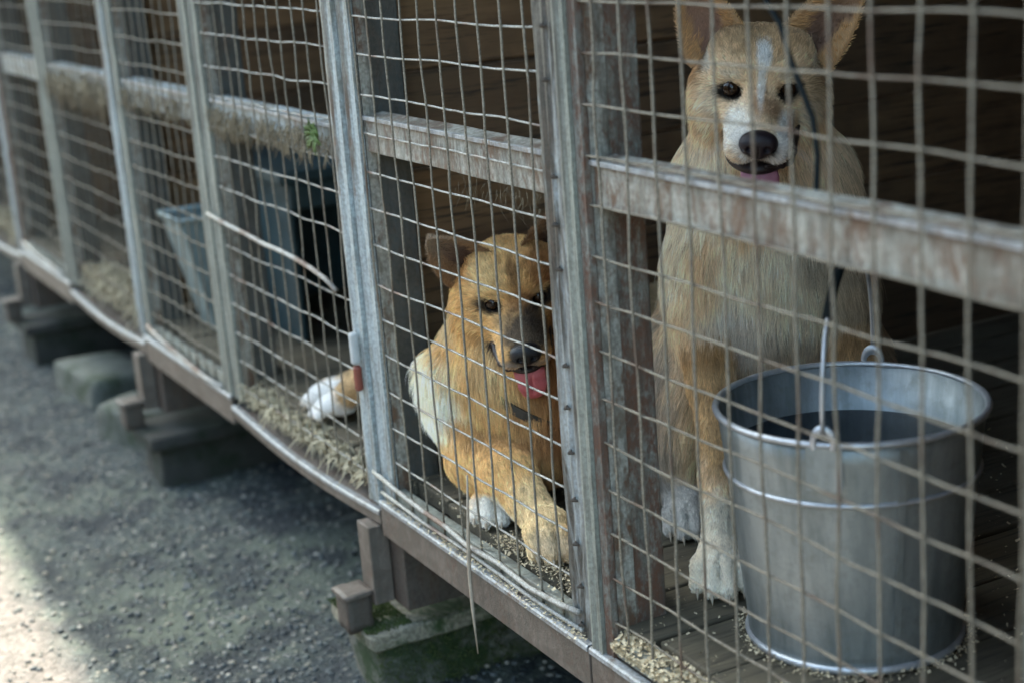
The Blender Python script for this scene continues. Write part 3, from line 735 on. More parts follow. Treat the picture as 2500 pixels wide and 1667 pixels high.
def hair_object(name, parent, pts, C, rad):
    n, K = pts.shape[:2]; hc = bpy.data.hair_curves.new(name); hc.add_curves([K] * n)
    hc.attributes['position'].data.foreach_set('vector', (pts - np.array(parent.location)).astype(np.float32).ravel())
    ra = hc.attributes.get('radius') or hc.attributes.new('radius', 'FLOAT', 'POINT')
    prof = np.array([1, .95, .8, .55, .12]) if K == 5 else np.linspace(1, .1, K)
    rr = np.broadcast_to(prof * rad, (n, K)).copy() if np.isscalar(rad) else prof[None] * rad[:, None]
    ra.data.foreach_set('value', rr.astype(np.float32).ravel())
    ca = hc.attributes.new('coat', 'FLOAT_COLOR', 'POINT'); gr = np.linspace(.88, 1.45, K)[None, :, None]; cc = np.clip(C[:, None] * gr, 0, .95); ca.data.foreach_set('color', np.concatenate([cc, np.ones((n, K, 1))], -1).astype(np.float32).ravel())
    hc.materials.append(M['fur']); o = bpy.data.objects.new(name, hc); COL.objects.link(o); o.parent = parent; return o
def skin_object(name, parent, V, F, C):
    me = bpy.data.meshes.new(name); me.from_pydata((V - np.array(parent.location)).tolist(), [], [tuple(map(int, f)) for f in F]); me.update(); me.shade_smooth()
    ca = me.color_attributes.new('coat', 'FLOAT_COLOR', 'POINT'); ca.data.foreach_set('color', np.hstack([C, np.ones((len(C), 1))]).astype(np.float32).ravel())
    me.materials.append(M['skin']); o = bpy.data.objects.new(name, me); COL.objects.link(o); o.parent = parent; return o
def ellipsoid_part(name, parent, c, r, basis, mat, seg=24, rings=16):
    V, F = [], []; B = np.array(basis)
    for i in range(rings + 1):
        for k in range(seg):
            a, t = 2 * PI * k / seg, PI * i / rings
            V.append(np.array(c) + np.array([math.cos(t) * r[0], math.sin(t) * math.cos(a) * r[1], math.sin(t) * math.sin(a) * r[2]]) @ B)
    for i in range(rings):
        for k in range(seg): F.append((i * seg + k, (i + 1) * seg + k, (i + 1) * seg + (k + 1) % seg, i * seg + (k + 1) % seg))
    return mesh_obj(name, [v - np.array(parent.location) for v in V], F, mat, parent, parent.location, smooth=True)
def net_part(name, parent, b, mat, h):
    V, F = skin_mesh(b, h, .01); return mesh_obj(name, V - np.array(parent.location), F, mat, parent, parent.location, smooth=True)

class Head:
    """local frame: f towards the muzzle, s towards the picture's right, u up; lengths in centimetres times sc"""
    def __init__(h, O, F, Sd, sc):
        h.O = np.array(O); h.F = unit(F); Sd = np.array(Sd, float); h.S = unit(Sd - h.F * (Sd @ h.F)); h.U = np.cross(h.F, h.S) if np.cross(h.F, h.S)[2] > 0 else np.cross(h.S, h.F)
        h.sc = sc * .01; h.B = np.stack([h.F, h.S, h.U])
    def __call__(h, f, s, u): return h.O + (h.F * f + h.S * s + h.U * u) * h.sc
    def d(h, f, s, u): return unit(h.F * f + h.S * s + h.U * u)
    def build(h, b, fur=1.0, mouth=1.0, ruff=1.0, mw=1.0):
        B = h.B; q = lambda *r: np.array(r) * h.sc; k = .018
        b.ell(h(-4.6, 0, .2), q(6.0, 5.6, 4.9), B, k, h.d(-1, 0, .25), .016 * fur)
        b.ell(h(-2.4, 0, 1.7), q(3.6, 4.6, 2.9), B, k, h.d(-1, 0, .6), .008 * fur)
        for s in (-1, 1):
            b.ell(h(-4.2, s * 3.0, 3.1), q(3.0, 2.7, 2.4), B, .02, h.d(-1, s * .2, .5), .009 * fur)
            b.ell(h(-1.9, s * 2.8, 1.7), q(2.0, 1.9, 1.2), B, .012, h.d(-1, s * .4, .7), .0035 * fur)
            b.ell(h(-3.2, s * 4.3, -2.6), q(3.8, 2.6, 3.5), B, k, h.d(-.8, s * .5, -.6), .016 * fur)
            b.ell(h(-5.4, s * 5.0, -3.8), q(3.6, 2.6, 4.6), B, .025, h.d(-.5, s * .6, -.8), .026 * fur * ruff)
            b.cone(h(1.2, s * 1.8 * mw, -3.1), 1.85 * h.sc, h(7.7, s * 1.6 * mw, -3.55), 1.85 * h.sc, .010, h.d(-.9, s * .35, -.1), .0045 * fur)
            b.ell(h(.4, s * 2.2, -1.9), q(2.4, 1.6, 1.8), B, .012, h.d(-.8, s * .6, -.3), .006 * fur)
        b.cone(h(-.2, 0, -1.2), 2.5 * h.sc, h(8.1, 0, -2.3), 1.8 * h.sc, .012, h.d(-1, 0, .3), .0045 * fur)
        b.cone(h(-2.5, 0, -5.6 - .2 * mouth), 2.3 * h.sc, h(6.6, 0, -5.9 - .9 * mouth), 1.3 * h.sc, .010, h.d(-.7, 0, -.7), .007 * fur)
        b.ell(h(-3.5, 0, -6.2), q(3.6, 3.4, 2.6), B, .02, h.d(-.5, 0, -.85), .018 * fur)
        for s in (-1, 1): b.sub(h(1.5, s * 3.3, .35), q(1.4, 1.35, 1.1), .006, np.stack([h.d(1, 0, .45), h.S, h.d(-.45, 0, 1)]))
        # dark mouth slot
        b.sub(h(5.2, 0, -5.6 - .12 * mouth), q(5.2, 3.6, .38 + .45 * mouth), .004, np.stack([h.d(1, 0, -.12), h.S, h.d(.12, 0, 1)]))
        # black lips, eye rims
        for s in (-1, 1):
            b.spots.append((h(.9, s * 3.3, -.05), q(1.7, 1.75, 1.25), B, (.014, .011, .009), 1, .5))
            b.spots.append((h(.6, s * 1.9, -.5), q(1.6, 1.0, .7), B, (.03, .022, .016), .8, .7))
            b.spots.append((h(3.8, s * 3.1, -5.4), q(4.8, 1.7, .75), B, (.02, .016, .016), 1, .5))
        b.spots.append((h(5.2, 0, -4.9), q(4.0, 2.2, .75), B, (.02, .015, .016), 1, .5))
        b.spots.append((h(9.7, 0, -2.4), q(1.6, 1.9, 1.5), B, (.02, .018, .02), 1, .6))
    def parts(h, root, nose_mat, tongue_mat, tongue=1.0, tside=.2, gape=1.0, sides=(-1, 1), mw=1.0):
        q = lambda *r: np.array(r) * h.sc
        lb = Body()
        for s in sides:
            P_ = [(9.0, .9, -5.3, .26), (8.0, 2.5, -5.65, .34), (6.0, 3.2, -5.95, .28 + .16 * gape), (3.8, 3.5, -5.85, .26 + .2 * gape), (1.8, 3.8, -5.2, .24 + .12 * gape), (.2, 4.2, -4.3, .20), (-.9, 4.9, -3.5, .16)]
            for a, c in zip(P_[:-1], P_[1:]): lb.cone(h(a[0], s * a[1] * mw, a[2] - .5 * (a[3] - .4)), a[3] * h.sc, h(c[0], s * c[1] * mw, c[2] - .5 * (c[3] - .4)), c[3] * h.sc, .003, h.F, 0)
        lb.ell(h(4.2, 0, -6.1), q(4.6, 3.3 * mw, .85 * gape), h.B, .004, h.F, 0)
        net_part('mouth', root, lb, M['mouth'], .0014)
        for s in (-1, 1):
            ic = h(.14, s * 3.2, .10); ia = h.d(1, s * .12, .42); ib = unit(np.cross(ia, h.U)); ic2 = np.cross(ia, ib)
            for nm, r0_, r1_, mt in (('iris', .26, .74, M['iris']), ('pupil', 0.0, .34, M['eye'])):
                Vi, Fi = [], []
                for i in range(5):
                    rr_ = (r0_ + (r1_ - r0_) * i / 4) * h.sc
                    for k in range(20):
                        a = 2 * PI * k / 20; d = ia * math.sqrt(max(0, (1.135 * h.sc) ** 2 - rr_ ** 2)) + ib * rr_ * math.cos(a) + ic2 * rr_ * math.sin(a); Vi.append(ic + d * (1.012 if nm == 'iris' else 1.02) - np.array(root.location))
                Fi = [(i * 20 + k, i * 20 + (k + 1) % 20, (i + 1) * 20 + (k + 1) % 20, (i + 1) * 20 + k) for i in range(4) for k in range(20)]
                mesh_obj(nm, Vi, Fi, mt, root, root.location, smooth=True)
            ellipsoid_part('eye', root, h(.14, s * 3.2, .10), q(1.12, 1.16, 1.10), h.B, M['eye'])
        nb = Body(); nb.ell(h(9.4, 0, -2.1), q(1.35, 2.0, 1.4), h.B, .004, h.F, 0); nb.ell(h(9.7, 0, -3.0), q(.95, 1.1, 1.0), h.B, .005, h.F, 0)
        for s in (-1, 1):
            nb.ell(h(9.5, s * 1.15, -2.35), q(1.1, 1.0, 1.1), h.B, .004, h.F, 0); nb.sub(h(10.65, s * .95, -2.45), q(.55, .38, .36), .002, h.B); nb.sub(h(10.1, s * 1.95, -2.75), q(.5, .5, .2), .002, h.B)
        nb.sub(h(10.9, 0, -3.0), q(.5, .08, .9), .0015, h.B)
        net_part('nose', root, nb, nose_mat, .0011)
        if tongue:
            tb = Body(); band = [(1.5, 0, -5.9, 1.6), (4.2, .1, -6.0, 1.9), (6.7, .3 * tside, -6.3, 1.95), (7.9, .6 * tside, -7.1, 1.95), (8.3, .9 * tside, -7.1 - 1.8 * tongue, 1.85), (8.2, 1.0 * tside, -7.1 - 3.2 * tongue, 1.4)]
            for (a, s, u, wd), (a2, s2, u2, w2) in zip(band[:-1], band[1:]):
                for t in np.linspace(0, 1, 5):
                    c = h(a + (a2 - a) * t, s + (s2 - s) * t, u + (u2 - u) * t); ax = h.d(a2 - a, 0, u2 - u); nn = np.cross(ax, h.S)
                    tb.ell(c, np.array([1.0, wd + (w2 - wd) * t, .38]) * h.sc, np.stack([ax, h.S, nn]), .004, h.F, 0)
            for i in range(12):
                t = i / 11; a0 = 2.5 + t * 4.3; tb.sub(h(a0 + .7 * t, .35 * tside * t, -5.4 - (.5 * t if t < .8 else 1.2 * (t - .45))), q(.6, .1, .3), .003, h.B)
            tb.sub(h(8.8, .75 * tside, -8.4), q(.35, .13, 1.5), .003, h.B)
            net_part('tongue', root, tb, tongue_mat, .0014)

def paw(b, c, fd, sd, r=.024, L=.008, spread=1.0):
    """pad with four knuckled toes; c is the centre of the foot on the floor plus its radius"""
    c = np.array(c); fd = unit(fd); sd = unit(sd); up = np.array([0, 0, 1.0])
    b.ell(c - fd * r * .2 + up * r * .25, (r * 1.15, r * 1.0, r * .85), np.stack([fd, sd, up]), .010, unit(fd - up * .2), L)
    ends = []
    for i, (s, f, rr) in enumerate(((-.98, .55, .40), (-.36, 1.0, .44), (.36, 1.02, .44), (.98, .58, .40))):
        k = c + fd * r * (f * .85) + sd * r * s * .82 * spread + up * r * .18; e = c + fd * r * (f * 1.25 + .28) + sd * r * s * .98 * spread - up * r * .38
        b.cone(k - fd * r * .5, r * rr * 1.02, k, r * rr, .004, unit(fd - up * .3), L); b.cone(k, r * rr, e, r * rr * .82, .004, unit(fd - up * .4), L)
        ends.append((e + fd * r * .22, unit(fd - up * .75)))
    for s in (-.68, 0, .68): b.sub(c + fd * r * 1.3 + sd * r * s * spread + up * r * .5, (r * .8, r * .055, r * .55), .0025, np.stack([fd, sd, up]))
    return ends
def claws(root, ends, r=.0024, L=.013):
    for p, d in ends:
        d = np.array(d); q = [p - d * .002, p + d * L * .45, p + d * L * .85 + np.array([0, 0, -.001]), p + d * L + np.array([0, 0, -.003])]
        q = [np.array([x, y, max(z, FLOOR + .0012)]) for x, y, z in q]
        V, F = tube_vf(q, [r, r * .85, r * .5, r * .12], 6); mesh_obj('claw', [v - root.location for v in V], F, M['claw'], root, root.location, smooth=True)
def finish(root, b, base, ears, count, h=.004, rad=.00034, extra_ear=None, keep=None, stiff=.32, fence=.010, whiskers=None, ear_cols=None):
    V, Fq = skin_mesh(b, h)
    near_nose = None
    C = coat(b, base, V)
    allV, allF, allC = [V], [tuple(f) for f in Fq], [C]; off = len(V); hp, hcx = [], []
    pts, hc = make_fur('fur', root, V, Fq, b, base, count, keep=keep, stiff=stiff); hp.append(pts); hcx.append(hc)
    for (eb, et, side, nrm, w0, cup, fold, cin, cout, ctip) in ears:
        eV, eF = ear_sheet(eb, et, side, nrm, w0, cup, fold); n2 = len(eV) // 2
        tt = np.clip((eV - np.array(eb)) @ unit(np.array(et) - np.array(eb)) / np.linalg.norm(np.array(et) - np.array(eb)), 0, 1)
        ss = np.abs((eV - np.array(eb)) @ np.array(side)) / w0
        nzv = vnoise(eV, 60, 5)
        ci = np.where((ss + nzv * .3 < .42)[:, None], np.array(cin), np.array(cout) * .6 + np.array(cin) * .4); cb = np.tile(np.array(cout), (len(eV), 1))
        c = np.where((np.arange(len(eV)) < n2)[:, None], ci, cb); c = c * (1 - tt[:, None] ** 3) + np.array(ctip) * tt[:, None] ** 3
        allV.append(eV); allF += [tuple(i + off for i in f) for f in eF]; allC.append(c); off += len(eV)
        # ear hair: short on the back, long wisps inside and along the rim
        eF_ = np.array(eF); ne = 2600; pk = RNG.integers(0, len(eF_), ne); q4 = eV[eF_[pk]]; a, bb = RNG.random((ne, 1)), RNG.random((ne, 1))
        P = q4[:, 0] * (1 - a) * (1 - bb) + q4[:, 1] * a * (1 - bb) + q4[:, 2] * a * bb + q4[:, 3] * (1 - a) * bb
        nn = np.cross(q4[:, 1] - q4[:, 0], q4[:, 3] - q4[:, 0]); nn /= np.linalg.norm(nn, axis=1, keepdims=True) + 1e-12
        up = unit(np.array(et) - np.array(eb)); inner = (pk < len(eF_)) & (eF_[pk].max(1) < n2)
        t_ = np.clip((P - np.array(eb)) @ up / np.linalg.norm(np.array(et) - np.array(eb)), 0, 1)
        sgn = (P - np.array(eb)) @ np.array(side) / w0
        Lh = np.where(inner, .010 * (1 - .6 * t_), .0045) * RNG.uniform(.6, 1.2, ne)
        dr = up[None] * .8 + nn * .35 - np.array(side)[None] * (np.where(inner, sgn * .9, -sgn * .3))[:, None] + RNG.normal(0, .22, (ne, 3)); dr /= np.linalg.norm(dr, axis=1, keepdims=True)
        pts = P[:, None] + dr[:, None] * Lh[:, None, None] * np.linspace(0, 1, 5)[None, :, None] - nn[:, None] * 0
        ii = eF_[pk][:, 0]; cc = c[ii] * RNG.normal(1, .18, (ne, 1)); cc = np.where((inner & (np.abs(sgn) > .55))[:, None], cc * .5 + np.array(cout) * .6, cc)
        hp.append(pts); hcx.append(np.clip(cc, .004, .9))
    allV = np.concatenate(allV); fur_p = np.concatenate(hp); fur_c = np.concatenate(hcx)
    # hair presses against the wire front instead of growing through it, and lies on the floor
    for A in (fur_p,):
        A[..., 1] = np.where(A[..., 1] < fence, fence - (fence - A[..., 1]) * .12, A[..., 1]); A[..., 2] = np.maximum(A[..., 2], FLOOR + .0015)
    allV[:, 2] = np.maximum(allV[:, 2], FLOOR + .001)
    body = skin_object('body', root, allV, allF, np.concatenate(allC))
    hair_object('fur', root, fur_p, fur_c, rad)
    return body

def frame(O, D):
    D = np.array(D) / np.hypot(*D); Lf = np.array([-D[1], D[0], 0]); Df = np.array([D[0], D[1], 0])
    return (lambda f, s, u: np.array(O) + Df * f + Lf * s + np.array([0, 0, u])), Df, Lf, np.stack([Df, Lf, [0, 0, 1.0]])
cr_, cu_, cf_ = np.array(RT), np.array(UP), np.array(FW)
def camdir(r, u, t): return unit(cr_ * r + cu_ * u - cf_ * t)

# ---- the tall pale dog sitting upright behind the nearest panel
def dog_tall():
    O = (-.12, .30, FLOOR); g0, Df, Lf, Bf = frame(O, (.885, -.465)); root = empty('dog', O, label='pale tan dog with a white chest and blaze sitting upright behind the bucket, ears erect', cat='dog', group=None)
    g = lambda f, s, u: g0(f - .085 * min(1, max(0, (u - .06) / .16)), s, u)
    b = Body(); dn = np.array([0, 0, -1.0])
    H = Head((-.141, .2935, -.126), camdir(-.13, -.56, .82), camdir(.99, -.02, .1), .975); hd = H
    hd.build(b, 1.0, mouth=1.1, mw=1.2)
    fl = lambda f, s, u: unit(Df * f + Lf * s + dn * -u)
    b.cone(hd(-6.0, 0, -3.0), .055, g(-.035, .0, .42), .078, .04, fl(.25, 0, -1), .024)
    for s in (-1, 1): b.ell(g(-.03, s * .055, .41), (.06, .05, .06), Bf, .04, fl(.2, s * .4, -1), .030)
    b.ell(g(-.01, 0, .35), (.080, .100, .11), Bf, .04, fl(.2, 0, -1), .026)
    b.ell(g(-.02, 0, .26), (.085, .108, .12), Bf, .04, fl(.1, 0, -1), .024)
    b.ell(g(.035, 0, .30), (.05, .065, .10), Bf, .03, fl(.2, 0, -1), .026)
    for s in (-1, 1):
        b.ell(g(.0, s * .082, .29), (.06, .04, .085), Bf, .03, fl(.1, s * .2, -1), .026)
        b.cone(g(.03, s * .083, .26), .036, g(.045, s * .083, .19), .027, .02, fl(.1, 0, -1), .012)
        b.cone(g(.045, s * .083, .19), .023, g(.085, s * .092, .075), .0165, .012, fl(.1, 0, -1), .006)
        b.cone(g(.085, s * .092, .075), .0175, g(.105, s * .098, .035), .020, .012, fl(.3, 0, -1), .005)
        b.ell(g(.07, s * .090, .10), (.020, .019, .02), Bf, .01, fl(0, 0, -1), .008)
    b.cone(g(-.07, 0, .30), .105, g(-.22, 0, .17), .125, .05, fl(-.4, 0, -1), .03)
    for s in (-1, 1):
        b.ell(g(-.14, s * .11, .125), (.12, .055, .11), Bf, .03, fl(.2, s * .3, -1), .028)
        b.cone(g(-.12, s * .125, .06), .040, g(-.08, s * .118, .030), .024, .02, fl(1, 0, 0), .012)
    b.cone(g(-.30, .02, .06), .035, g(-.36, -.16, .035), .03, .03, fl(-.6, -.6, -.2), .04); b.cone(g(-.36, -.16, .035), .03, g(-.27, -.235, .035), .02, .03, fl(.5, -.8, -.2), .04)
    e1 = paw(b, g(.128, -.100, .024), Df - Lf * .12, Lf + Df * .12, .0265, .0038); e2 = paw(b, g(.115, .095, .024), Df, Lf, .0265, .0038)
    e3 = paw(b, g(-.045, -.118, .021), Df, Lf, .024, .005); e4 = paw(b, g(-.045, .118, .021), Df, Lf, .024, .008)
    W = (.76, .65, .48); sp = b.spots
    def spot(c, r, col, amt=1, soft=.7, B=Bf): sp.insert(spot.i, (np.array(c), np.array(r), B, col, amt, soft)); spot.i += 1
    spot.i = 0; T = (.50, .33, .165); DT = (.36, .21, .09); GB = (.20, .155, .10)
    spot(g(.06, 0, .30), (.09, .075, .13), W); spot(g(.05, -.09, .42), (.07, .05, .06), W, .9); spot(g(-.02, -.12, .37), (.08, .04, .12), W, .9); spot(g(.03, -.05, .26), (.07, .05, .05), (.66, .60, .52), .9)
    spot(g(.08, -.02, .395), (.05, .05, .03), T, .8); spot(g(.06, .03, .34), (.05, .03, .02), GB, .35, .9); spot(g(.05, .0, .245), (.06, .04, .015), GB, .5, .9)
    spot(g(.05, .10, .34), (.10, .06, .12), GB, .55, .8); spot(g(-.02, .14, .28), (.12, .06, .2), (.12, .09, .06), .6, .8)
    for s in (-1, 1):
        spot(g(.055, s * .083, .16), (.07, .045, .085), T, 1, .4); spot(g(.055, s * .083, .235), (.04, .035, .02), DT, .8, .8)
        spot(g(.12, s * .1, .02), (.09, .06, .078), (.72, .64, .51), 1, .25); spot(g(-.04, s * .12, .02), (.08, .05, .05), (.5, .47, .42), 1, .4)
    spot(g(-.14, -.15, .12), (.13, .06, .12), (.36, .31, .25), .9, .6); spot(g(-.2, -.17, .045), (.12, .08, .05), (.07, .06, .05), .9, .7)
    q = lambda *r: np.array(r) * hd.sc; HB = hd.B
    spot(hd(-3, 0, 5.2), q(5, 6, 2.4), (.40, .25, .12), .7, .8, HB)
    spot(hd(-.6, .3, 3.6), q(2.6, .95, 1.7), (.72, .69, .64), 1, .6, HB); spot(hd(1.2, .15, .9), q(4.0, .38, 3.0), (.70, .66, .6), .95, .5, HB)
    spot(hd(4.2, .0, .2), q(3.2, 1.1, 1.5), (.34, .19, .10), .75, .8, HB); spot(hd(4.2, 1.3, -1), q(2.2, 1.2, 1.5), (.30, .17, .09), .8, .8, HB)
    spot(hd(5.4, 2.8, -2.9), q(4.6, 1.6, 1.7), (.70, .66, .6), .9, .6, HB); spot(hd(5.8, -2.2, -2.2), q(4.2, 2.0, 2.4), (.76, .71, .62), .9, .9, HB); spot(hd(8.2, 0, -3.4), q(2.4, 3.4, 2.4), (.64, .60, .55), 1, .5, HB)
    for s in (-1, 1):
        spot(hd(.4, s * 3.2, 1.9), q(1.6, 1.6, .8), (.62, .52, .38), .8, .7, HB); spot(hd(-2, s * 4.6, -2.8), q(3.2, 2.0, 2.6), (.76, .68, .54), .8, .8, HB)
        spot(hd(-3.6, s * 6.0, 1.6), q(2, 1.4, 1.2), (.66, .60, .5), .85, .7, HB); spot(hd(-4.4, s * 6.4, 0), q(2.2, 1.6, 1.6), (.30, .16, .06), .8, .8, HB)
        spot(hd(-3.5, s * 5.6, -.8), q(2, 1.2, .6), (.17, .10, .05), .7, .8, HB)
    spot(hd(-2.5, 5.4, -1), q(3, 2, 3), (.22, .16, .09), .6, .9, HB); spot(hd(2.0, .1, .9), q(4.2, .42, 3.0), (.74, .70, .63), .75, .9, HB)
    ears = []
    for s, tp in ((-1, (-4.2, -9.3, 12.2)), (1, (-4.6, 11.0, 12.0))):
        nrm = hd.d(.92, -s * .25, -.2) ; eb = hd(-4.2, s * 4.7, 2.2); et = hd(*tp); ax = unit(et - eb); nrm = unit(nrm - ax * (nrm @ ax)); sd = unit(np.cross(ax, nrm))
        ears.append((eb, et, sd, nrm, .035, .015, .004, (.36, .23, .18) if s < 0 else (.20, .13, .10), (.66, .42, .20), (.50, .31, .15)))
    finish(root, b, (.74, .54, .34), ears, 160000, h=.0034, rad=.00027, stiff=.26)
    hd.parts(root, M['nose2'], M['tongue2'], .5, .6, 1.7, (1,), 1.12)
    claws(root, e1 + e2 + e3 + e4)
    wh = []
    for s in (-1, 1):
        for i in range(7):
            a = hd(6.2 - i * .5, s * 2.0, -3.4 - .35 * (i % 3)); d = hd.d(.35 - .1 * i, s, -.25 - .08 * i); wh.append([a + d * t * .05 + np.array([0, 0, -1]) * .012 * t * t for t in np.linspace(0, 1, 5)])
    hair_object('whiskers', root, np.array(wh), np.tile([[.5, .45, .4]], (len(wh), 1)), .0002)
dog_tall()

# ---- the orange tan dog lying behind the door panel
def dog_lying():
    O = (-.50, .125, FLOOR); g, Df, Lf, Bf = frame(O, (.885, -.465)); root = empty('dog', O, label='orange tan dog with a dark muzzle lying behind the wire door, tongue out', cat='dog')
    b = Body(); dn = np.array([0, 0, -1.0]); fl = lambda f, s, u: unit(Df * f + Lf * s - dn * u)
    hd = Head((-.397, .099, -.380), camdir(.12, -.60, .79), camdir(.99, .138, -.02), .90)
    hd.build(b, 1.0, mouth=1.9, ruff=1.0, mw=1.1)
    b.cone(hd(-6.0, 0, -2.5), .055, g(.01, 0, .17), .082, .04, fl(.3, 0, -1), .028)
    b.ell(g(.0, .0, .135), (.10, .088, .10), Bf, .04, fl(.3, 0, -1), .026)
    b.ell(g(.06, .02, .15), (.06, .075, .085), Bf, .03, fl(.3, .1, -1), .026)
    b.ell(g(.03, -.070, .160), (.045, .032, .042), Bf, .02, fl(.1, -.55, -1), .044)
    b.cone(g(.03, -.055, .12), .050, g(.085, -.030, .075), .042, .02, fl(.4, .1, -1), .014)     # shoulder and elbow at the left
    b.cone(g(.05, .06, .15), .065, g(.09, .045, .085), .05, .03, fl(.3, 0, -1), .018)
    b.cone(g(.075, -.03, .070), .043, g(.15, .0, .066), .034, .014, fl(1, .1, -.3), .010)
    b.cone(g(.15, .0, .066), .032, g(.220, .034, .036), .0225, .012, fl(1, .2, -.4), .009)     # near foreleg, reaching to the wire
    b.cone(g(.07, -.045, .06), .034, g(.102, -.022, .030), .022, .014, fl(1, .1, -.2), .009)
    b.cone(g(-.05, .08, .12), .10, g(-.06, .24, .085), .085, .04, fl(-.2, 1, -.3), .025)
    b.cone(g(-.06, .24, .085), .085, g(-.04, .40, .075), .08, .04, fl(0, 1, -.3), .025)
    b.cone(g(.0, .36, .045), .04, g(.08, .30, .03), .028, .03, fl(1, -.2, -.2), .014)
    b.cone(g(-.1, .46, .04), .03, g(-.2, .42, .03), .018, .03, fl(-1, 0, -.2), .04)
    e1 = paw(b, g(.250, .046, .025), Df + Lf * .22, Lf - Df * .22, .0275, .0045); e2 = paw(b, g(.126, -.018, .023), Df - Lf * .1, Lf, .024, .005, 1.15)
    sp = b.spots
    def spot(c, r, col, amt=1, soft=.7, B=Bf): sp.insert(spot.i, (np.array(c), np.array(r), B, col, amt, soft)); spot.i += 1
    spot.i = 0; W = (.97, .84, .61); OR = (.50, .28, .11); RB = (.20, .085, .03)
    spot(g(.04, -.105, .150), (.10, .060, .062), W, 1, .5); spot(g(.03, -.085, .26), (.07, .04, .04), (.62, .48, .28), .9, .7); spot(g(.05, .0, .19), (.08, .04, .05), (.58, .44, .25), .7, .9)
    spot(g(.05, .095, .16), (.14, .085, .18), (.26, .11, .04), .95, .7); spot(g(.08, -.03, .12), (.05, .05, .02), OR, .8, .8); spot(g(.09, .0, .10), (.06, .06, .015), (.22, .10, .035), .6, .8)  # red-brown right side and leg crease, shade put into the coat colour
    spot(g(.24, .03, .03), (.10, .04, .05), (.66, .50, .28), .9, .6); spot(g(.285, .05, .02), (.03, .03, .02), (.40, .33, .24), .6, .8)
    spot(g(.165, -.028, .015), (.05, .04, .035), (.70, .66, .58), 1, .4); spot(g(-.05, .3, .05), (.2, .25, .09), (.30, .25, .18), .9, .6); spot(g(-.05, .33, .02), (.2, .2, .04), (.05, .04, .03), .8, .7)
    q = lambda *r: np.array(r) * hd.sc; HB = hd.B
    spot(hd(-1.2, -3.2, 2.6), q(3, 2.4, 3), (.66, .48, .24), .8, .8, HB); spot(hd(-.8, 0, 3.0), q(3.0, .9, 3.0), (.16, .075, .03), .75, .9, HB); spot(hd(1.5, .8, .6), q(2.5, 2.2, 1.2), (.22, .10, .04), .8, .9, HB)
    spot(hd(-2.2, -4.2, -2.6), q(3.2, 2.4, 2.4), (.66, .50, .29), .8, .8, HB); spot(hd(-2.2, -4.0, -4.6), q(3.2, 2.4, 1.5), (.44, .17, .04), .85, .8, HB); spot(hd(-4.5, -5.6, 1.0), q(2.4, 1.6, 3.0), (.46, .20, .06), .8, .8, HB); spot(hd(-2.6, -5.4, -4.2), q(1.5, 1.5, 1.2), (.7, .6, .42), .7, .8, HB)
    spot(hd(-2, 4.4, -1.2), q(4.0, 3.0, 6), (.24, .10, .035), .92, .8, HB)  # right of the face: red-brown coat deepened with painted shadow
    spot(hd(6.2, .4, -1.6), q(4.6, 3.2, 2.2), (.06, .046, .034), .95, .7, HB); spot(hd(3.2, 2.2, -2), q(3.8, 1.6, 2.8), (.05, .035, .025), .85, .7, HB); spot(hd(2.8, -2.2, -1.6), q(2.6, 1.2, 1.2), (.28, .19, .10), .7, .8, HB)  # dark muzzle mask, spread to the right to stand in for shadow
    spot(hd(7.8, 0, -4.0), q(2.8, 3.4, 1.0), (.22, .21, .20), .9, .6, HB); spot(hd(5.2, -3.0, -3.9), q(2.2, 1.2, .9), (.34, .31, .27), .8, .6, HB)
    for s in (-1, 1):
        spot(hd(.7, s * 3.9, .1), q(1.8, 2.3, 1.35), (.035, .025, .018), .95, .6, HB); spot(hd(.5, s * 2.9, -1.6), q(1.2, 1.2, .5), (.5, .42, .3), .6, .8, HB)
        spot(hd(.6, s * 2.9, 1.7), q(1.2, 1.5, .5), (.5, .33, .15), .6, .8, HB)
    ears = []
    for s, tp, col in ((-1, (-5.5, -10.6, 8.6), 0), (1, (-6.0, 8.5, 11.0), 1)):
        nrm = hd.d(.9, s * .22, -.1); eb = hd(-4.4, s * 4.9, 2.0); et = hd(*tp); ax = unit(et - eb); nrm = unit(nrm - ax * (nrm @ ax)); sd = unit(np.cross(ax, nrm))
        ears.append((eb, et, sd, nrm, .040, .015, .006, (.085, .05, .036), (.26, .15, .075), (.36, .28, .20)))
    finish(root, b, (.70, .43, .18), ears, 160000, h=.0034, rad=.00028, stiff=.30)
    hd.parts(root, M['nose'], M['tongue'], 1.0, .6, 1.3, (-1, 1), 1.04)
    claws(root, e1 + e2, .0022, .011)
    # leather collar round the neck
    c = np.array(g(.040, .040, .146)); ax = unit(np.array(hd(-6, 0, -2)) - np.array(g(.02, 0, .15)) + Lf * .055); a1 = unit(np.cross(ax, Lf)); a2 = np.cross(ax, a1); V, F = [], []; n = 64
    for i in range(n):
        a = 2 * PI * i / n; d = a1 * math.cos(a) + a2 * math.sin(a)
        for r, t in ((.091, -.006), (.094, -.006), (.094, .006), (.091, .006)): V.append(c + d * r + ax * t - np.array(root.location))
    for i in range(n):
        for k in range(4): F.append((i * 4 + k, ((i + 1) % n) * 4 + k, ((i + 1) % n) * 4 + (k + 1) % 4, i * 4 + (k + 1) % 4))
    mesh_obj('collar', V, F, M['collar'], root, root.location, smooth=False)
dog_lying()

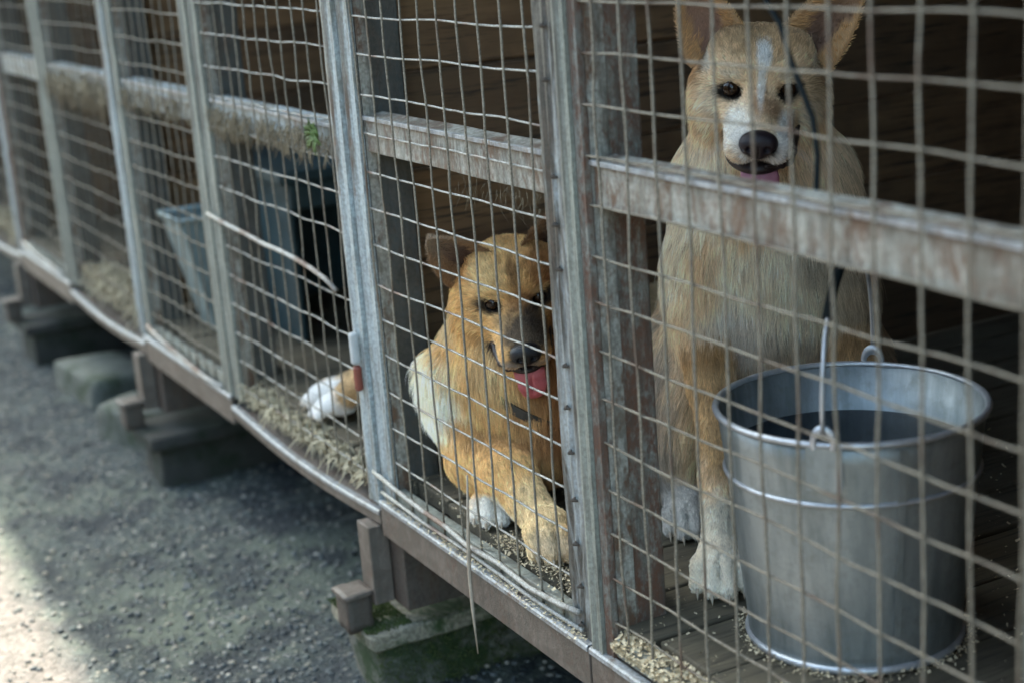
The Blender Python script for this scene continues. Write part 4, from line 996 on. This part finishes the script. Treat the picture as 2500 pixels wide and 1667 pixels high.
# ---- the dog half hidden behind the light blue post, paws at the wire
def dog_hidden():
    O = (-.80, .22, FLOOR); g, Df, Lf, Bf = frame(O, (-.35, -.94)); root = empty('dog', O, label='blurred tan dog mostly hidden by the blue post, white toes at the warped wire', cat='dog')
    b = Body(); dn = np.array([0, 0, -1.0]); fl = lambda f, s, u: unit(Df * f + Lf * s - dn * u)
    hd = Head((-.765, .125, -.43), unit((-.30, -.90, -.30)), unit((.94, -.35, 0)), .8)
    hd.build(b, 1.0, mouth=.3)
    b.cone(hd(-6, 0, -2), .055, g(-.02, .02, .17), .075, .04, fl(0, 0, -1), .02); b.ell(g(0, 0, .13), (.1, .09, .11), Bf, .04, fl(0, 0, -1), .025)
    b.cone(g(-.02, .0, .12), .095, g(-.40, .0, .11), .1, .04, fl(-1, 0, -.2), .02)
    b.cone(g(.03, .04, .15), .042, g(.13, .065, .115), .034, .02, fl(1, 0, -1), .012); b.cone(g(.13, .065, .115), .028, g(.195, -.045, .040), .019, .012, fl(.6, -.8, -.5), .006)
    b.cone(g(.02, -.04, .1), .04, g(.20, -.11, .035), .019, .02, fl(1, -.4, -.3), .009)
    pd = unit(Df - Lf * .35); ps = unit(Lf + Df * .35)
    e1 = paw(b, g(.205, -.055, .024), pd, ps, .024, .004); e2 = paw(b, g(.215, -.125, .024), pd, ps, .024, .004)
    sp = [(g(.22, -.09, .015), np.array((.06, .10, .045)), Bf, (.74, .73, .70), 1, .5), (hd(6, 0, -3), np.array((.04, .03, .025)), hd.B, (.5, .48, .45), 1, .6), (g(.0, 0, .1), np.array((.1, .1, .12)), Bf, (.16, .10, .05), .8, .6)]
    b.spots = sp + b.spots
    ears = []
    for s in (-1, 1):
        nrm = hd.d(.9, 0, -.2); eb = hd(-4.6, s * 5.0, 3.4); et = hd(-5, s * 8, 10); ax = unit(et - eb); nrm = unit(nrm - ax * (nrm @ ax)); sd = unit(np.cross(ax, nrm))
        ears.append((eb, et, sd, nrm, .030, .012, .0, (.06, .04, .03), (.2, .1, .04), (.1, .06, .04)))
    finish(root, b, (.50, .36, .20), ears, 26000, h=.0045, rad=.0005)
    hd.parts(root, M['nose'], M['tongue'], 0, 0, .4); claws(root, e1 + e2)
dog_hidden()

# ------------------------------------------------------------------ straw, shavings, lint: nobody could count them
def flakes(name, label, cat, n, place, size, mat, curl=1.0, parent=None):
    V, F = [], []
    for i in range(n):
        x, y, z, sc = place(); R = Matrix.Rotation(random.uniform(0, 6.28), 3, 'Z') @ Matrix.Rotation(random.uniform(-.9, .9), 3, 'X') @ Matrix.Rotation(random.uniform(-.9, .9), 3, 'Y')
        L = random.uniform(*size) * sc; W = L * random.uniform(.25, .6); c = random.uniform(.2, 1.0) * curl; k0 = len(V); s = 4
        for j in range(s + 1):
            a = (j / s - .5) * c * 2.6; r = L / max(.3, c * 2.6)
            for e in (-1, 1):
                p = R @ Vector((r * math.sin(a), e * W * .5 * (1 + .3 * random.uniform(-1, 1)), r * (1 - math.cos(a)))); V.append((x + p.x, y + p.y, max(z + p.z, z - .003)))
        for j in range(s): F.append((k0 + j * 2, k0 + j * 2 + 1, k0 + j * 2 + 3, k0 + j * 2 + 2))
    return tag(mesh_obj(name, V, F, mat, None), label, cat, kind='stuff')
def heap():
    x = random.uniform(-.025, .58); e = max(0, 1 - abs(x - .10) / .26); y = random.gauss(.004, .010 + .006 * e); h = .030 * math.exp(-((y - .002) / .014) ** 2) * (.25 + .75 * e)
    return x, min(max(y, -.010), .05), FLOOR - .022 + random.random() * h + .004, 1
flakes('shavings', 'pile of pale wood shavings spilling under the nearest wire panel', 'wood shavings', 7500, heap, (.003, .008), M['shaving'])
def scat():
    return random.uniform(-.6, .56), .012 + random.random() ** 1.7 * .8, FLOOR + .0012, random.uniform(.35, 1.0)
flakes('floor_chips', 'small wood chips scattered over the kennel floor boards', 'wood chips', 1500, scat, (.002, .008), M['shaving'], .35)
def scat2():
    x = random.uniform(-.62, -.08); return x, random.gauss(-.006, .007), -.691 + random.random() * .008, random.uniform(.4, 1.0)
flakes('sill_chips', 'wood chips and dust caught on the beam under the wire door', 'wood chips', 1500, scat2, (.002, .006), M['shaving'], .6)
def scat3():
    x = random.uniform(-.34, -.09); return x, random.gauss(.022, .012), FLOOR + random.random() * .008, random.uniform(.4, 1.0)
flakes('paw_chips', 'wood shavings round the paws of the lying dog', 'wood shavings', 900, scat3, (.003, .007), M['shaving'], .8)

def ring_():
    a = random.uniform(-2.6, .9); r = .112 + abs(random.gauss(0, .006)); return .118 + r * math.cos(a), .200 + r * math.sin(a), FLOOR + .001 + random.random() * .006, random.uniform(.4, 1)
flakes('bucket_dust', 'pale shavings and dust gathered round the foot of the bucket', 'wood shavings', 500, ring_, (.002, .006), M['shaving'], .7)
def strands(name, label, cat, n, gen, rad, mat, kind='stuff'):
    V, F = [], []
    for i in range(n):
        pts = gen(); v, f = tube_vf(pts, rad * random.uniform(.6, 1.3), 3, rad * .3); k = len(V); V += v; F += [tuple(a + k for a in q) for q in f]
    return tag(mesh_obj(name, V, F, mat, None, smooth=True), label, cat, kind=kind)
def straw_gen(x0, x1, z, hz, clump):
    def g():
        while True:
            x = random.uniform(x0, x1)
            if random.random() < .3 + .7 * (.5 + .5 * noise.noise(Vector((x * clump, 1, 0)))): break
        y = random.uniform(.000, .06); L = random.uniform(.010, .034); a = random.uniform(0, 6.28); p = Vector((x, y, z + random.random() * hz * (.4 + .6 * (.5 + .5 * noise.noise(Vector((x * clump, 5, 0)))))))
        d = Vector((math.cos(a), math.sin(a) * .6, random.uniform(-.5, .7))).normalized()
        return [p, p + d * L * .5 + Vector((0, 0, .004)), p + d * L + Vector((0, 0, -.006))]
    return g
strands('straw_bedding', 'straw bedding piled against the warped wire in front of the white paws', 'straw', 2600, straw_gen(-1.24, -.70, FLOOR - .035, .035, 26), .0019, M['straw'])
strands('straw_heap', 'yellow straw heap behind the wire further down the row', 'straw', 1100, straw_gen(-2.38, -1.90, FLOOR - .03, .09, 7), .0020, M['straw'])
strands('far_straw', 'straw behind the farthest wire panels', 'straw', 900, straw_gen(-3.55, -3.08, FLOOR - .03, .06, 7), .0022, M['straw'])
def fringe(x0, x1, zt, ln):
    def g():
        while True:
            x = random.uniform(x0, x1)
            if random.random() < .15 + .85 * max(0, noise.noise(Vector((x * 22, 2, 0))) * 1.6 + .35): break
        y = random.uniform(-.006, .003); z = zt - random.random() * .035; L = random.uniform(.3, 1) * ln
        return [Vector((x, y, z)), Vector((x + random.gauss(0, .006), y - .003, z - L * .5)), Vector((x + random.gauss(0, .012), y - random.random() * .004, z - L))]
    return g
strands('dirty_fringe', 'matted hay and lint hanging from the rail above the warped wire', 'hay', 600, fringe(-1.24, -.72, -.186, .026), .0010, M['lint'])
strands('hay_fringe', 'yellowish hay tufts stuck under the rail of a far panel', 'hay', 260, fringe(-2.42, -1.90, -.182, .075), .0016, M['lint'])
strands('lint_fringe', 'grey lint hanging from the rail behind the blurred panel', 'lint', 250, fringe(-1.79, -1.32, -.186, .022), .0012, M['lint'])
strands('rail_lint', 'thin dusty fibres hanging from the rail over the lying dog', 'lint', 70, fringe(-.35, -.11, -.185, .03), .00022, M['lint'])
def tuft():
    a = random.uniform(0, 6.28); p = Vector((-.752 + random.gauss(0, .006), -.008, -.192)); L = random.uniform(.015, .035)
    return [p, p + Vector((math.cos(a) * L * .6, -.006, math.sin(a) * L * .7)), p + Vector((math.cos(a) * L, -.004, math.sin(a) * L * .6 - .01))]
strands('grass_tuft', 'small green grass tuft stuck in the wire beside the blue post', 'grass', 60, tuft, .0014, M['grass'])
tube('dry_stalk', [(-.341, -.014, -.570), (-.340, -.018, -.62), (-.342, -.020, -.66), (-.344, -.021, -.70), (-.337, -.024, -.74), (-.326, -.027, -.798)], [.0012, .0019, .0024, .0026, .0023, .0007], M['stalk'], None, n=7, label='long dry stalk hanging down over the beam under the wire door', cat='stalk')

def moss():
    u = random.random()
    if u < .5: return [Vector(p) for p in blade(random.uniform(-.79, -.64), random.uniform(-.05, .02), -.888)]
    return [Vector(p) for p in blade(-.640 + random.uniform(-.004, .006), random.uniform(-.04, .34), random.uniform(-1.0, -.888))]
def blade(x, y, z):
    d = Vector((random.uniform(-.3, 1), random.uniform(-1, .3), random.uniform(.3, 1))).normalized() * random.uniform(.002, .006)
    return [(x, y, z), (x + d.x, y + d.y, z + d.z)]
mm, t_, p_ = new_mat('moss'); p_.inputs['Roughness'].default_value = .9
t_.links.new(ramp(t_, noise_tex(t_, coords(t_), 30, 4), [(.3, (.03, .05, .012)), (.7, (.09, .12, .03))]), p_.inputs['Base Color'])
M['moss'] = mm
strands('moss', 'dark green moss on the corner and side of the near pier', 'moss', 5200, moss, .0012, M['moss'])
